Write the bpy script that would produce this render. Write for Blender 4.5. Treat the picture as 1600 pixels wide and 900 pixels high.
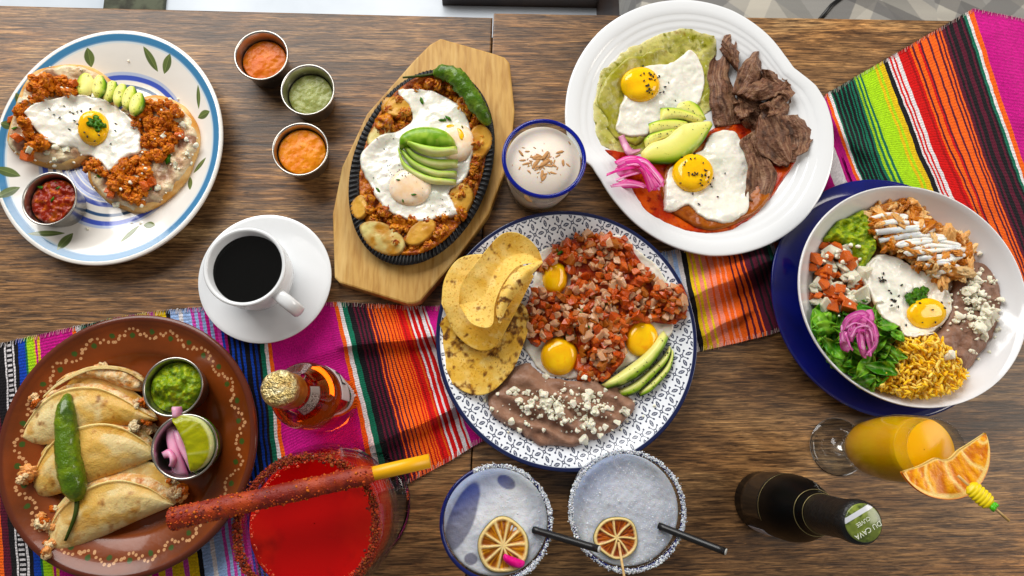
import bpy, math, random
import numpy as np
from mathutils import Matrix, Vector
random.seed(7); rng = np.random.default_rng(7)
S = bpy.context.scene
for o in list(bpy.data.objects): bpy.data.objects.remove(o)

# ------------------------------------------------------------------ camera, light, exposure
F, H = 1067.0, 0.70                      # focal length in photo pixels, camera height over the table
NAD = (748.0, 680.0)                     # the photo pixel straight below the lens
def _ray(px, py): return np.array([(px-800)/F, -(py-450)/F, -1.0])
_d = _ray(*NAD); _d /= np.linalg.norm(_d)
_n = np.cross(_ray(0, 8), _ray(1450, 32))
_ex = np.cross(_n, _d); _ex /= np.linalg.norm(_ex)
if _ex[0] < 0: _ex = -_ex
_ey = np.cross(-_d, _ex)
M = np.array([_ex, _ey, -_d])            # camera -> world
cam = bpy.data.cameras.new('camera'); camo = bpy.data.objects.new('camera', cam); S.collection.objects.link(camo)
cam.sensor_width = 36; cam.lens = 36*F/1600; cam.clip_start = 0.01; cam.clip_end = 50
mw = Matrix([list(M[i])+[0] for i in range(3)]+[[0, 0, 0, 1]]); mw.translation = (0, 0, H)
camo.matrix_world = mw; S.camera = camo

W = bpy.data.worlds.new('World'); S.world = W; W.use_nodes = True
bg = W.node_tree.nodes['Background']; bg.inputs[0].default_value = (1.0, 0.96, 0.90, 1); bg.inputs[1].default_value = 0.18
def area(name, loc, target, sx, sy, power, col):
    l = bpy.data.lights.new(name, 'AREA'); l.shape = 'RECTANGLE'; l.size = sx; l.size_y = sy; l.energy = power; l.color = col
    o = bpy.data.objects.new(name, l); S.collection.objects.link(o); o.location = loc
    o.rotation_euler = (Vector(target)-Vector(loc)).to_track_quat('-Z', 'Y').to_euler(); return o
area('window_light', (-0.75, 1.75, 1.35), (0.0, 0.2, 0), 2.2, 1.3, 70, (1.0, 0.985, 0.955))
area('side_window_light', (1.9, 0.3, 1.3), (0.1, 0.1, 0), 1.2, 1.0, 22, (1.0, 0.93, 0.84))
S.view_settings.view_transform = 'Standard'; S.view_settings.look = 'None'
S.view_settings.exposure = 0.0; S.view_settings.gamma = 1.0
S.render.engine = 'CYCLES'
cy = S.cycles
cy.use_denoising = True
try: cy.denoiser = 'OPENIMAGEDENOISE'
except Exception: pass
cy.max_bounces = 12; cy.transmission_bounces = 12; cy.transparent_max_bounces = 12; cy.diffuse_bounces = 4; cy.glossy_bounces = 4
cy.sample_clamp_indirect = 6.0; cy.caustics_reflective = False; cy.caustics_refractive = True

# ------------------------------------------------------------------ helpers: picture pixel -> place on the table
def rays(px, py):
    px = np.asarray(px, float); py = np.asarray(py, float)
    c = np.stack([(px-800)/F, -(py-450)/F, -np.ones_like(px)], -1)
    return c @ M.T
def P(px, py, z=0.0):
    r = rays(px, py); t = (H-np.asarray(z, float))/(-r[..., 2])
    return r[..., 0]*t, r[..., 1]*t
# height map of everything laid on the table so far, 1 mm cells
X0, Y0, RES, NX, NY = -0.64, -0.30, 0.001, 1420, 900
HM = np.zeros((NY, NX))
def smp(A, x, y):
    u = np.clip((x-X0)/RES, 0, NX-1.001); v = np.clip((y-Y0)/RES, 0, NY-1.001)
    i = u.astype(int); j = v.astype(int); fu = u-i; fv = v-j
    return (A[j, i]*(1-fu)+A[j, i+1]*fu)*(1-fv)+(A[j+1, i]*(1-fu)+A[j+1, i+1]*fu)*fv
def blur(A, k):
    k = int(k)
    if k < 1: return A
    for ax in (0, 1):
        for _ in range(2):
            pad = [(0, 0), (0, 0)]; pad[ax] = (k+1, k)
            c = np.cumsum(np.pad(A, pad, mode='edge'), axis=ax)
            n = A.shape[ax]; w = 2*k+1
            if ax == 0: A = (c[w:w+n]-c[0:n])/w
            else: A = (c[:, w:w+n]-c[:, 0:n])/w
    return A
def surf(px, py, dz=0.0, A=None):
    A = HM if A is None else A
    z = np.full(np.shape(px), 0.02)
    for _ in range(6):
        x, y = P(px, py, z+dz); z = 0.5*z+0.5*smp(A, x, y)
    return x, y, smp(A, x, y)
def Z(x0, y0, s):
    def f(*pts): return [(x0+a/s, y0+b/s) for a, b in pts]
    return f
Z1, Z2, Z3, Z4, Z5, Z6 = Z(0, 20, 2.194), Z(500, 40, 2.045), Z(880, 0, 2.195), Z(1200, 270, 2.3075), Z(670, 320, 2.142), Z(0, 490, 2.195)
Z7, Z8, Z9 = Z(250, 560, 2.648), Z(680, 690, 3.404), Z(1250, 630, 4.5)

# ------------------------------------------------------------------ noise
def _h(ix, iy, s):
    h = (ix.astype(np.int64)*374761393+iy.astype(np.int64)*668265263+s*144665) & 0xffffffff
    h = ((h ^ (h >> 13))*1274126177) & 0xffffffff
    return ((h ^ (h >> 16)) & 0xffff)/65535.0
def vn(x, y, s=0):
    ix = np.floor(x); iy = np.floor(y); fx = x-ix; fy = y-iy
    fx = fx*fx*(3-2*fx); fy = fy*fy*(3-2*fy)
    a = _h(ix, iy, s); b = _h(ix+1, iy, s); c = _h(ix, iy+1, s); d = _h(ix+1, iy+1, s)
    return ((a*(1-fx)+b*fx)*(1-fy)+(c*(1-fx)+d*fx)*fy)*2-1
def fbm(x, y, size, octv=3, s=0):
    r = 0; a = 1.0; tot = 0
    for k in range(octv):
        r = r+a*vn(x/size*2**k+13.7*k, y/size*2**k-7.1*k, s+k*17); tot += a; a *= 0.5
    return r/tot
def C(h):
    h = h.lstrip('#'); v = [int(h[i:i+2], 16)/255 for i in (0, 2, 4)]
    v = [c/12.92 if c <= .04045 else ((c+.055)/1.055)**2.4 for c in v]; y = .25*v[0]+.65*v[1]+.1*v[2]
    return tuple(min(1, max(.002, y+(c-y)*1.14)) for c in v)
def mix(a, b, t):
    a = np.asarray(a); b = np.asarray(b); t = np.asarray(t)[..., None]
    return a*(1-t)+b*t
def ss(x, a, b):
    t = np.clip((x-a)/(b-a), 0, 1); return t*t*(3-2*t)

# ------------------------------------------------------------------ materials
def mk(name, col=None, rough=.5, attr=False, img=None, var=(), bump=(), sss=0, srad=(1, .5, .25), sscale=.004, coat=0, coatr=.1,
       metal=0, trans=0, ior=1.45, spec=.5, sheen=0, rvar=None, uvbump=None, aniso=None):
    m = bpy.data.materials.new(name); m.use_nodes = True; nt = m.node_tree; b = nt.nodes['Principled BSDF']
    N = nt.nodes.new; L = nt.links.new
    tc = N('ShaderNodeTexCoord')
    vec = tc.outputs['Object']
    if aniso:
        mp = N('ShaderNodeMapping'); mp.inputs['Scale'].default_value = aniso; L(vec, mp.inputs[0]); vec = mp.outputs[0]
    if attr:
        a = N('ShaderNodeAttribute'); a.attribute_name = 'Col'; out = a.outputs['Color']
    elif img is not None:
        t = N('ShaderNodeTexImage'); t.image = img; t.interpolation = 'Cubic'; L(tc.outputs['UV'], t.inputs[0]); out = t.outputs['Color']
    else:
        r = N('ShaderNodeRGB'); r.outputs[0].default_value = (*C(col), 1); out = r.outputs[0]
    for c2, sc, lo, hi in var:
        n = N('ShaderNodeTexNoise'); n.inputs['Scale'].default_value = sc; n.inputs['Detail'].default_value = 4; L(vec, n.inputs['Vector'])
        mr = N('ShaderNodeMapRange'); mr.inputs[1].default_value = lo; mr.inputs[2].default_value = hi; L(n.outputs['Fac'], mr.inputs[0])
        mx = N('ShaderNodeMix'); mx.data_type = 'RGBA'; L(mr.outputs[0], mx.inputs[0]); L(out, mx.inputs[6])
        mx.inputs[7].default_value = (*C(c2), 1); out = mx.outputs[2]
    L(out, b.inputs['Base Color'])
    b.inputs['Roughness'].default_value = rough; b.inputs['Metallic'].default_value = metal; b.inputs['IOR'].default_value = ior
    b.inputs['Transmission Weight'].default_value = trans; b.inputs['Specular IOR Level'].default_value = spec
    b.inputs['Coat Weight'].default_value = coat; b.inputs['Coat Roughness'].default_value = coatr
    if sheen: b.inputs['Sheen Weight'].default_value = sheen
    if sss:
        b.inputs['Subsurface Weight'].default_value = sss; b.inputs['Subsurface Radius'].default_value = srad; b.inputs['Subsurface Scale'].default_value = sscale
    if rvar:
        n = N('ShaderNodeTexNoise'); n.inputs['Scale'].default_value = rvar[0]; L(vec, n.inputs['Vector'])
        mr = N('ShaderNodeMapRange'); mr.inputs[1].default_value = .35; mr.inputs[2].default_value = .65; mr.inputs[3].default_value = rvar[1]; mr.inputs[4].default_value = rvar[2]
        L(n.outputs['Fac'], mr.inputs[0]); L(mr.outputs[0], b.inputs['Roughness'])
    prev = None
    for sc, dist in bump:
        n = N('ShaderNodeTexNoise'); n.inputs['Scale'].default_value = sc; n.inputs['Detail'].default_value = 5; L(vec, n.inputs['Vector'])
        bp = N('ShaderNodeBump'); bp.inputs['Distance'].default_value = dist; bp.inputs['Strength'].default_value = 1; L(n.outputs['Fac'], bp.inputs['Height'])
        if prev: L(prev, bp.inputs['Normal'])
        prev = bp.outputs[0]
    if prev: L(prev, b.inputs['Normal'])
    return m

# ------------------------------------------------------------------ objects
WL = {}
def _link(o, parent, loc):
    S.collection.objects.link(o); WL[o.name] = np.array(loc, float)
    if parent is not None:
        o.parent = parent; o.location = Vector(loc)-Vector(WL[parent.name])
    else: o.location = loc
def tag(o, label, cat, group=None, kind=None):
    if label: o['label'] = label
    if cat: o['category'] = cat
    if group: o['group'] = group
    if kind: o['kind'] = kind
    return o
def thing(name, label, cat, loc, group=None, kind=None):
    o = bpy.data.objects.new(name, None); o.empty_display_size = .02; _link(o, None, loc); return tag(o, label, cat, group, kind)
def mdata(name, v, f, mat, smooth=True, uv=None, col=None, fcol=None):
    m = bpy.data.meshes.new(name); m.from_pydata(np.asarray(v, float).tolist(), [], [list(map(int, q)) for q in f]); m.materials.append(mat)
    if smooth: m.polygons.foreach_set('use_smooth', [True]*len(m.polygons))
    li = np.empty(len(m.loops), int); m.loops.foreach_get('vertex_index', li)
    if uv is not None:
        u = m.uv_layers.new(name='UVMap'); u.data.foreach_set('uv', np.asarray(uv, np.float32)[li].ravel())
    if col is not None:
        a = m.color_attributes.new('Col', 'FLOAT_COLOR', 'POINT'); c = np.ones((len(v), 4), np.float32); c[:, :3] = col; a.data.foreach_set('color', c.ravel())
    if fcol is not None:
        a = m.color_attributes.new('Col', 'FLOAT_COLOR', 'CORNER'); ls = np.empty(len(m.polygons), int); m.polygons.foreach_get('loop_total', ls)
        c = np.ones((len(m.loops), 4), np.float32); c[:, :3] = np.repeat(np.asarray(fcol), ls, axis=0); a.data.foreach_set('color', c.ravel())
    return m
def obj(name, v, f, mat, parent=None, loc=None, smooth=True, uv=None, col=None, fcol=None):
    """one mesh object from world-space vertices; loc = its origin"""
    v = np.asarray(v, float)
    if loc is None:
        loc = WL[parent.name] if parent is not None else np.array([v[:, 0].mean(), v[:, 1].mean(), v[:, 2].min()])
    m = mdata(name, v-np.asarray(loc), f, mat, smooth, uv, col, fcol)
    o = bpy.data.objects.new(name, m); _link(o, parent, loc); return o
def solo(name, label, cat, geo, mat, group=None, kind=None, **k):
    v, f, ex = geo; return tag(obj(name, v, f, mat, **{**ex, **k}), label, cat, group, kind)
def part(name, geo, mat, parent, kind=None, label=None, **k):
    v, f, ex = geo; o = obj(name, v, f, mat, parent, **{**ex, **k})
    if kind: o['kind'] = kind
    if label: o['label'] = label
    return o

def catmull(pts, n, closed):
    p = np.asarray(pts, float); N = len(p)
    if closed: q = np.vstack([p[-1], p, p[0], p[1]]); K = N
    else: q = np.vstack([2*p[0]-p[1], p, 2*p[-1]-p[-2]]); K = N-1
    out = []
    for i in range(K):
        a, b, c, d = q[i:i+4]; t = np.linspace(0, 1, 16, endpoint=False)[:, None]
        out.append(.5*((2*b)+(c-a)*t+(2*a-5*b+4*c-d)*t*t+(3*b-3*c+d-a)*t**3))
    out = np.vstack(out)
    if not closed: out = np.vstack([out, p[-1]])
    L = np.vstack([out, out[0]]) if closed else out
    s = np.r_[0, np.cumsum(np.linalg.norm(np.diff(L, axis=0), axis=1))]
    u = np.linspace(0, s[-1], n, endpoint=not closed)
    return np.stack([np.interp(u, s, L[:, k]) for k in range(L.shape[1])], 1)

def pdist(px, py, poly):
    """signed distance (inside positive) and nearest boundary point"""
    best = np.full(px.shape, 1e9); bx = np.zeros_like(px); by = np.zeros_like(px); ins = np.zeros(px.shape, bool)
    n = len(poly)
    for i in range(n):
        x1, y1 = poly[i]; x2, y2 = poly[(i+1) % n]
        dx, dy = x2-x1, y2-y1; L = dx*dx+dy*dy+1e-18
        t = np.clip(((px-x1)*dx+(py-y1)*dy)/L, 0, 1); qx = x1+t*dx; qy = y1+t*dy
        d = (px-qx)**2+(py-qy)**2; k = d < best
        best[k] = d[k]; bx[k] = qx[k]; by[k] = qy[k]
        c = ((y1 > py) != (y2 > py))
        ins ^= c & (px < (x2-x1)*(py-y1)/((y2-y1) if y2 != y1 else 1e-12)+x1)
    d = np.sqrt(best); return np.where(ins, d, -d), bx, by

def blob(poly, T, edge=.004, dome=0, dpow=.8, noise=(), base='drape', bl=4, zc=None, seed=0, wob=0, wobs=.01, colfn=None, upd=True, npoly=90,
         under=.0012, world=False, step=1, hook=None):
    """a lump or puddle whose outline is given; it lies over what is below it"""
    poly = np.asarray(poly, float)
    if world: w = catmull(poly, npoly, True)
    else:
        pp = catmull(poly, npoly, True)
        if zc is not None: wx, wy = P(pp[:, 0], pp[:, 1], zc+T*.4)
        else:
            A = blur(HM, 6); wx, wy, _ = surf(pp[:, 0], pp[:, 1], T*.4+dome*.15, A)
        w = np.stack([wx, wy], 1)
    if wob:
        nx = fbm(w[:, 0], w[:, 1], wobs, 2, seed+91)*wob; ny = fbm(w[:, 0], w[:, 1], wobs, 2, seed+53)*wob
        w = w+np.stack([nx, ny], 1)
    i0 = int((w[:, 0].min()-X0)/RES)-3; i1 = int((w[:, 0].max()-X0)/RES)+4; j0 = int((w[:, 1].min()-Y0)/RES)-3; j1 = int((w[:, 1].max()-Y0)/RES)+4
    i0 = max(i0, 0); j0 = max(j0, 0); i1 = min(i1, NX); j1 = min(j1, NY)
    gx, gy = np.meshgrid(X0+np.arange(i0, i1)*RES, Y0+np.arange(j0, j1)*RES)
    sd, bx, by = pdist(gx, gy, w)
    hm = HM[j0:j1, i0:i1]
    if zc is not None: bs = np.full_like(hm, zc)
    else:
        pad = bl*3+2; a0, a1, b0, b1 = max(j0-pad, 0), min(j1+pad, NY), max(i0-pad, 0), min(i1+pad, NX)
        sub = blur(HM[a0:a1, b0:b1], bl); bs = sub[j0-a0:j0-a0+hm.shape[0], i0-b0:i0-b0+hm.shape[1]]
        if base == 'over': bs = np.maximum(bs, hm)
    s = np.clip(sd, 0, None); t = np.clip(s/edge, 0, 1)
    h = T*np.sqrt(1-(1-t)**2)
    if dome: h = h+dome*(s/max(s.max(), 1e-6))**dpow
    for size, amp in noise[:]: h = h+amp*fbm(gx, gy, size, 3, seed)*np.clip(s/edge, 0, 1)
    if hook: h = hook(gx, gy, s, h)
    z = bs+h
    if zc is None: z = np.maximum(z, hm+.0004*t)
    inside = sd > 0
    if upd: HM[j0:j1, i0:i1] = np.where(inside, np.maximum(hm, z), hm)
    keep = sd > -.72*RES
    vx = np.where(sd < 0, bx, gx); vy = np.where(sd < 0, by, gy)
    idx = -np.ones(keep.shape, int); idx[keep] = np.arange(keep.sum()); n = keep.sum()
    q = keep[:-1, :-1] & keep[1:, :-1] & keep[:-1, 1:] & keep[1:, 1:]
    f = np.stack([idx[:-1, :-1][q], idx[:-1, 1:][q], idx[1:, 1:][q], idx[1:, :-1][q]], 1)
    used = np.zeros(n, bool); used[f.ravel()] = True
    top = np.stack([vx[keep], vy[keep], z[keep]], 1)
    bot = top.copy(); bot[:, 2] = np.minimum(bs[keep]-under, top[:, 2]-.0006)
    fb = f[:, ::-1]+n
    e = np.vstack([f[:, [0, 1]], f[:, [1, 2]], f[:, [2, 3]], f[:, [3, 0]]]); key = np.sort(e, 1); _, inv, cnt = np.unique(key, axis=0, return_inverse=True, return_counts=True)
    be = e[cnt[inv.ravel()] == 1]
    fs = np.stack([be[:, 0], be[:, 0]+n, be[:, 1]+n, be[:, 1]], 1)
    v = np.vstack([top, bot]); faces = np.vstack([f, fb, fs])
    usedall = np.r_[used, used]; rm = np.cumsum(usedall)-1
    v = v[usedall]; faces = rm[faces]
    ex = {}
    if colfn is not None:
        c = np.asarray(colfn(gx, gy, sd, h)); c = c[keep]; c = np.vstack([c, c])[usedall]; ex['col'] = c
    return v, faces, ex

def splat(x, y, z):
    i = np.round((x-X0)/RES).astype(int); j = np.round((y-Y0)/RES).astype(int); k = (i >= 0) & (i < NX) & (j >= 0) & (j < NY)
    np.maximum.at(HM, (j[k], i[k]), z[k])
def up2(a):
    n, m = a.shape; s = np.linspace(0, n-1, n*3); t = np.linspace(0, m-1, m*3)
    i = np.clip(s.astype(int), 0, n-2); j = np.clip(t.astype(int), 0, m-2); fs = (s-i)[:, None]; ft = (t-j)[None]
    return (a[i][:, j]*(1-fs)+a[i+1][:, j]*fs)*(1-ft)+(a[i][:, j+1]*(1-fs)+a[i+1][:, j+1]*fs)*ft
def ribbon(A, B, T=.005, ns=26, nt=9, mode='q', q=.75, lift=0, liftfn=None, prof=2.0, ends=6.0, noise=(), thick=None, colfn=None, seed=0, upd=True, zc=None, bl=5, minq=True):
    """a slice, strip or sheet between two edge lines (picture pixels); thick = sheet of that thickness, else a solid with a flat underside"""
    a = catmull(A, ns, False); b = catmull(B, ns, False)
    s = np.linspace(0, 1, ns)[:, None]; t = np.linspace(0, 1, nt)[None]
    t = .5-.5*np.cos(np.pi*t) if thick is None else t
    gx = a[:, 0:1]*(1-t)+b[:, 0:1]*t; gy = a[:, 1:2]*(1-t)+b[:, 1:2]*t
    s = s+0*t; t = t+0*s
    if zc is not None: z0 = np.full(gx.shape, zc)
    elif mode == 'q':
        _, _, zz = surf(gx, gy, T*.3+lift); z0 = np.full(gx.shape, np.quantile(zz, q))
    else:
        _, _, z0 = surf(gx, gy, T*.3+lift, blur(HM, bl))
    off = lift+(liftfn(s, t) if liftfn is not None else 0)
    hgt = T*np.power(np.clip(1-np.abs(2*t-1)**prof, 0, 1), .5)*np.power(np.clip(1-np.abs(2*s-1)**ends, 0, 1), .5)
    x, y = P(gx, gy, z0+off+(T*.4 if thick is None else 0))
    nz = 0
    for size, amp in noise: nz = nz+amp*fbm(x, y, size, 3, seed)
    if thick is None:
        zt = z0+off+hgt+nz*np.clip(hgt/max(T, 1e-6)*1.3, 0, 1); zb = np.minimum(z0+off-.0006+0*zt, zt-.0002)
    else:
        zt = z0+off+nz+hgt*0; zb = zt-thick*(np.power(np.clip(1-np.abs(2*t-1)**10, 0, 1), .5)*.85+.15)
    if upd: splat(up2(x).ravel(), up2(y).ravel(), up2(zt).ravel())
    n = ns*nt; idx = np.arange(n).reshape(ns, nt)
    f = np.stack([idx[:-1, :-1].ravel(), idx[1:, :-1].ravel(), idx[1:, 1:].ravel(), idx[:-1, 1:].ravel()], 1)
    v = np.vstack([np.stack([x.ravel(), y.ravel(), zt.ravel()], 1), np.stack([x.ravel(), y.ravel(), zb.ravel()], 1)])
    ring = np.r_[idx[:-1, 0], idx[-1, :-1], idx[:0:-1, -1], idx[0, :0:-1]]; r2 = np.roll(ring, -1)
    p, q_ = v[idx[1, 0]]-v[idx[0, 0]], v[idx[0, 1]]-v[idx[0, 0]]
    if p[0]*q_[1]-p[1]*q_[0] < 0: f = f[:, ::-1]; ring, r2 = r2, ring
    faces = np.vstack([f, f[:, ::-1]+n, np.stack([ring, ring+n, r2+n, r2], 1)])
    ex = {}
    if colfn is not None:
        c = np.asarray(colfn(s, t, x, y)).reshape(-1, 3); ex['col'] = np.vstack([c, c])
    return v, faces, ex

def lathe(cx, cy, prof, sx=1, sy=1, seg=96, rfun=None, rot=0, zfun=None, cap0=False, cap1=False, uvr=None):
    """prof: list of (radius, z) in metres; sx, sy = ellipse factors; rfun(theta, k) scales the radius"""
    pr = np.asarray(prof, float); th = np.arange(seg)*2*np.pi/seg; v = []; uv = []
    R = max(pr[:, 0]) if uvr is None else uvr
    for k, (r, z) in enumerate(pr):
        m = rfun(th, r) if rfun else 1.0
        x = r*m*np.cos(th)*sx; y = r*m*np.sin(th)*sy
        zz = z+(zfun(th, r, k) if zfun else 0)+0*th
        v.append(np.stack([cx+x*math.cos(rot)-y*math.sin(rot), cy+x*math.sin(rot)+y*math.cos(rot), zz], 1))
        uv.append(np.stack([.5+.5*r/R*np.cos(th), .5+.5*r/R*np.sin(th)], 1))
    v = np.vstack(v); uv = np.vstack(uv); n = len(pr); i = np.arange(seg); j = (i+1) % seg; f = []
    for k in range(n-1): f.append(np.stack([k*seg+i, k*seg+j, (k+1)*seg+j, (k+1)*seg+i], 1))
    f = [list(q) for q in np.vstack(f)]
    if cap0: f.append(list(range(seg))[::-1])
    if cap1: f.append([(n-1)*seg+q for q in range(seg)])
    return v, f, {'uv': uv}

def tube(path, rad, seg=10, flat=None, cap=True, noise=0, nsz=.004, seed=0):
    """swept tube; flat=(a,b) scales the section (sideways, upwards)"""
    p = np.asarray(path, float); n = len(p); rad = np.broadcast_to(np.asarray(rad, float), (n,))
    t = np.gradient(p, axis=0); t /= np.linalg.norm(t, axis=1)[:, None]+1e-12
    upv = np.array([0, 0, 1.0]); side = np.cross(t, upv)
    for k in range(n):
        if np.linalg.norm(side[k]) < .15: side[k] = side[k-1] if k else np.array([1, 0, 0])
    side /= np.linalg.norm(side, axis=1)[:, None]; nrm = np.cross(side, t)
    th = np.arange(seg)*2*np.pi/seg; fa, fb = flat or (1, 1)
    v = []
    for k in range(n):
        r = rad[k]
        if noise: r = r*(1+noise*fbm(th*0+k*.31*4, np.cos(th)*2.2+np.sin(th)*3.1, 1.0, 3, seed))
        v.append(p[k]+side[k]*(np.cos(th)*fa)[:, None]*np.reshape(r, (-1, 1))+nrm[k]*(np.sin(th)*fb)[:, None]*np.reshape(r, (-1, 1)))
    v = np.vstack(v); i = np.arange(seg); j = (i+1) % seg
    f = [list(q) for k in range(n-1) for q in np.stack([k*seg+i, k*seg+j, (k+1)*seg+j, (k+1)*seg+i], 1)]
    if cap: f.append(list(range(seg))[::-1]); f.append([(n-1)*seg+q for q in range(seg)])
    return v, f, {}

# little templates ------------------------------------------------------------
def icos(sub):
    t = (1+5**.5)/2
    v = [(-1, t, 0), (1, t, 0), (-1, -t, 0), (1, -t, 0), (0, -1, t), (0, 1, t), (0, -1, -t), (0, 1, -t), (t, 0, -1), (t, 0, 1), (-t, 0, -1), (-t, 0, 1)]
    f = [(0, 11, 5), (0, 5, 1), (0, 1, 7), (0, 7, 10), (0, 10, 11), (1, 5, 9), (5, 11, 4), (11, 10, 2), (10, 7, 6), (7, 1, 8), (3, 9, 4), (3, 4, 2), (3, 2, 6), (3, 6, 8), (3, 8, 9), (4, 9, 5), (2, 4, 11), (6, 2, 10), (8, 6, 7), (9, 8, 1)]
    v = [np.array(q)/np.linalg.norm(q) for q in v]
    for _ in range(sub):
        c = {}; nf = []
        def mid(a, b):
            k = (min(a, b), max(a, b))
            if k not in c: q = v[a]+v[b]; v.append(q/np.linalg.norm(q)); c[k] = len(v)-1
            return c[k]
        for a, b, d in f:
            x, y, z = mid(a, b), mid(b, d), mid(d, a); nf += [(a, x, z), (b, y, x), (d, z, y), (x, y, z)]
        f = nf
    return np.array(v), np.array(f)
def lump(sub, amp, seed, sq=(1, 1, 1), freq=1.6):
    v, f = icos(sub); n = fbm(v[:, 0]*freq+5+seed*3.3, v[:, 1]*freq+v[:, 2]*freq*1.3, 1.0, 2, seed)
    return v*(1+amp*n)[:, None]*np.array(sq), f
def cubev(seed, jit=.16, bev=.24):
    """a diced piece: bevelled cube with uneven corners (24 vertices)"""
    r = np.random.default_rng(seed); v = []; key = {}
    corner = {}
    for sx in (-1, 1):
        for sy in (-1, 1):
            for sz in (-1, 1):
                c = np.array([sx, sy, sz], float); j = r.normal(0, jit, 3)
                for ax in range(3):
                    p = c.copy()
                    for k in range(3):
                        if k != ax: p[k] *= (1-bev)
                    key[(sx, sy, sz, ax)] = len(v); v.append(p+j)
    f = []
    for ax in range(3):
        a, b = [k for k in range(3) if k != ax]
        for s in (-1, 1):
            q = []
            for (u, w) in ((-1, -1), (1, -1), (1, 1), (-1, 1)):
                c = [0, 0, 0]; c[ax] = s; c[a] = u; c[b] = w; q.append(key[(*c, ax)])
            f.append(q)
    for ax in range(3):
        a, b = [k for k in range(3) if k != ax]
        for u in (-1, 1):
            for w in (-1, 1):
                q = []
                for s in (-1, 1):
                    c = [0, 0, 0]; c[ax] = s; c[a] = u; c[b] = w; q.append((key[(*c, a)], key[(*c, b)]))
                f.append([q[0][0], q[0][1], q[1][1], q[1][0]])
    for sx in (-1, 1):
        for sy in (-1, 1):
            for sz in (-1, 1): f.append([key[(sx, sy, sz, k)] for k in range(3)])
    v = np.array(v); out = []
    for q in f:
        n = np.cross(v[q[1]]-v[q[0]], v[q[2]]-v[q[0]]); out.append(q if n@v[q].mean(0) > 0 else q[::-1])
    return v*.8, out
def rotm(yaw, tilt=0, az=0):
    cy_, sy_ = math.cos(yaw), math.sin(yaw); R = np.array([[cy_, -sy_, 0], [sy_, cy_, 0], [0, 0, 1]])
    ax = np.array([math.cos(az), math.sin(az), 0]); K = np.array([[0, 0, ax[1]], [0, 0, -ax[0]], [-ax[1], ax[0], 0]])
    T = np.eye(3)+math.sin(tilt)*K+(1-math.cos(tilt))*K@K
    return T@R
def joined(items):
    """items: (verts, faces, scale vector, rotation, location[, colour]) -> one mesh"""
    V = []; Fc = []; cols = []; n = 0
    for it in items:
        v, f, sc, R, loc = it[:5]
        w = (v*np.asarray(sc))@R.T+np.asarray(loc); V.append(w); Fc += [[int(k)+n for k in q] for q in f]; n += len(v)
        if len(it) > 5: cols.append(np.broadcast_to(np.asarray(it[5]), (len(v), 3)))
    ex = {'col': np.vstack(cols)} if cols else {}
    return np.vstack(V), Fc, ex
LU = [lump(2, .55, k, (1, .85, .7)) for k in range(8)]
LUR = [lump(3, .62, k+60, (1, .8, .72), 2.6) for k in range(8)]
CR_ = [cubev(k+30, .34, .45) for k in range(8)]
LU1 = [lump(1, .5, k+20, (1, .85, .75)) for k in range(8)]
CU = [cubev(k, .27, .20) for k in range(12)]
SEED = lump(1, .05, 3, (1, .55, .4))
def inpoly(poly, n, seed=0, mind=0, tries=40):
    """n random picture pixels inside a pixel polygon, kept mind apart"""
    r = np.random.default_rng(seed); p = catmull(poly, 80, True); lo = p.min(0); hi = p.max(0); out = []
    for _ in range(n*tries):
        if len(out) >= n: break
        q = lo+(hi-lo)*r.random((1, 2)); sd, _, _ = pdist(q[:, 0], q[:, 1], p)
        if sd[0] > 0 and (not mind or all((q[0]-o)@(q[0]-o) > mind*mind for o in out)): out.append(q[0])
    return out
def around(c, sp, n, seed):
    r = np.random.default_rng(seed); return [(c[0]+r.normal(0, sp[0]), c[1]+r.normal(0, sp[1])) for _ in range(n)]
def crumbs(pts, size, tmpl, seed=0, sink=.25, var=.35, cols=None, up=True, flat=1.0, long=1.0, tilt=.5):
    """loose bits dropped on whatever is below; sizes in metres"""
    r = np.random.default_rng(seed+5); it = []
    for (px, py) in pts:
        s = size*np.exp(r.normal(0, var)); x, y, z = [float(q) for q in surf(np.array([px]), np.array([py]), s*.5)]
        v, f = tmpl[r.integers(len(tmpl))]; R = rotm(r.random()*6.28, r.normal(0, tilt), r.random()*6.28)
        zc = z+s*flat*(1-sink)*.7
        row = [v, f, (s*long, s, s*flat), R, (x, y, zc)]
        if cols is not None: row.append(np.asarray(cols[r.integers(len(cols))])*(1+r.normal(0, .08)))
        it.append(row)
        if up:
            g = np.arange(-1, 1.01, .25)*s*.6; a, b = np.meshgrid(g, g); splat((x+a).ravel(), (y+b).ravel(), np.full(a.size, zc+s*flat*.3))
    return joined(it)
def pieces(name, parent, pts, size, tmpl, mats, seed=0, var=.18, squash=(1, 1, 1), tilt=.35, up=True, sink=.2):
    """single pieces that share meshes: each its own object under parent"""
    r = np.random.default_rng(seed+9); cache = {}; base = Vector(WL[parent.name])
    for px, py in pts:
        s = size*np.exp(r.normal(0, var)); x, y, z = [float(q) for q in surf(np.array([px]), np.array([py]), s*.5)]
        k = (int(r.integers(len(tmpl))), int(r.integers(len(mats))))
        if k not in cache: cache[k] = mdata(name, tmpl[k[0]][0], tmpl[k[0]][1], mats[k[1]], smooth=False)
        o = bpy.data.objects.new(name, cache[k]); S.collection.objects.link(o); o.parent = parent
        zc = z+s*squash[2]*(1-sink)*.8
        o.location = Vector((x, y, zc))-base
        o.scale = (s*squash[0], s*squash[1], s*squash[2]); o.rotation_euler = (r.normal(0, tilt), r.normal(0, tilt), r.random()*6.28)
        if up:
            g = np.arange(-1, 1.01, .2)*s*.65; a, b = np.meshgrid(g, g); splat((x+a).ravel(), (y+b).ravel(), np.full(a.size, zc+s*squash[2]*.55))
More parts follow.
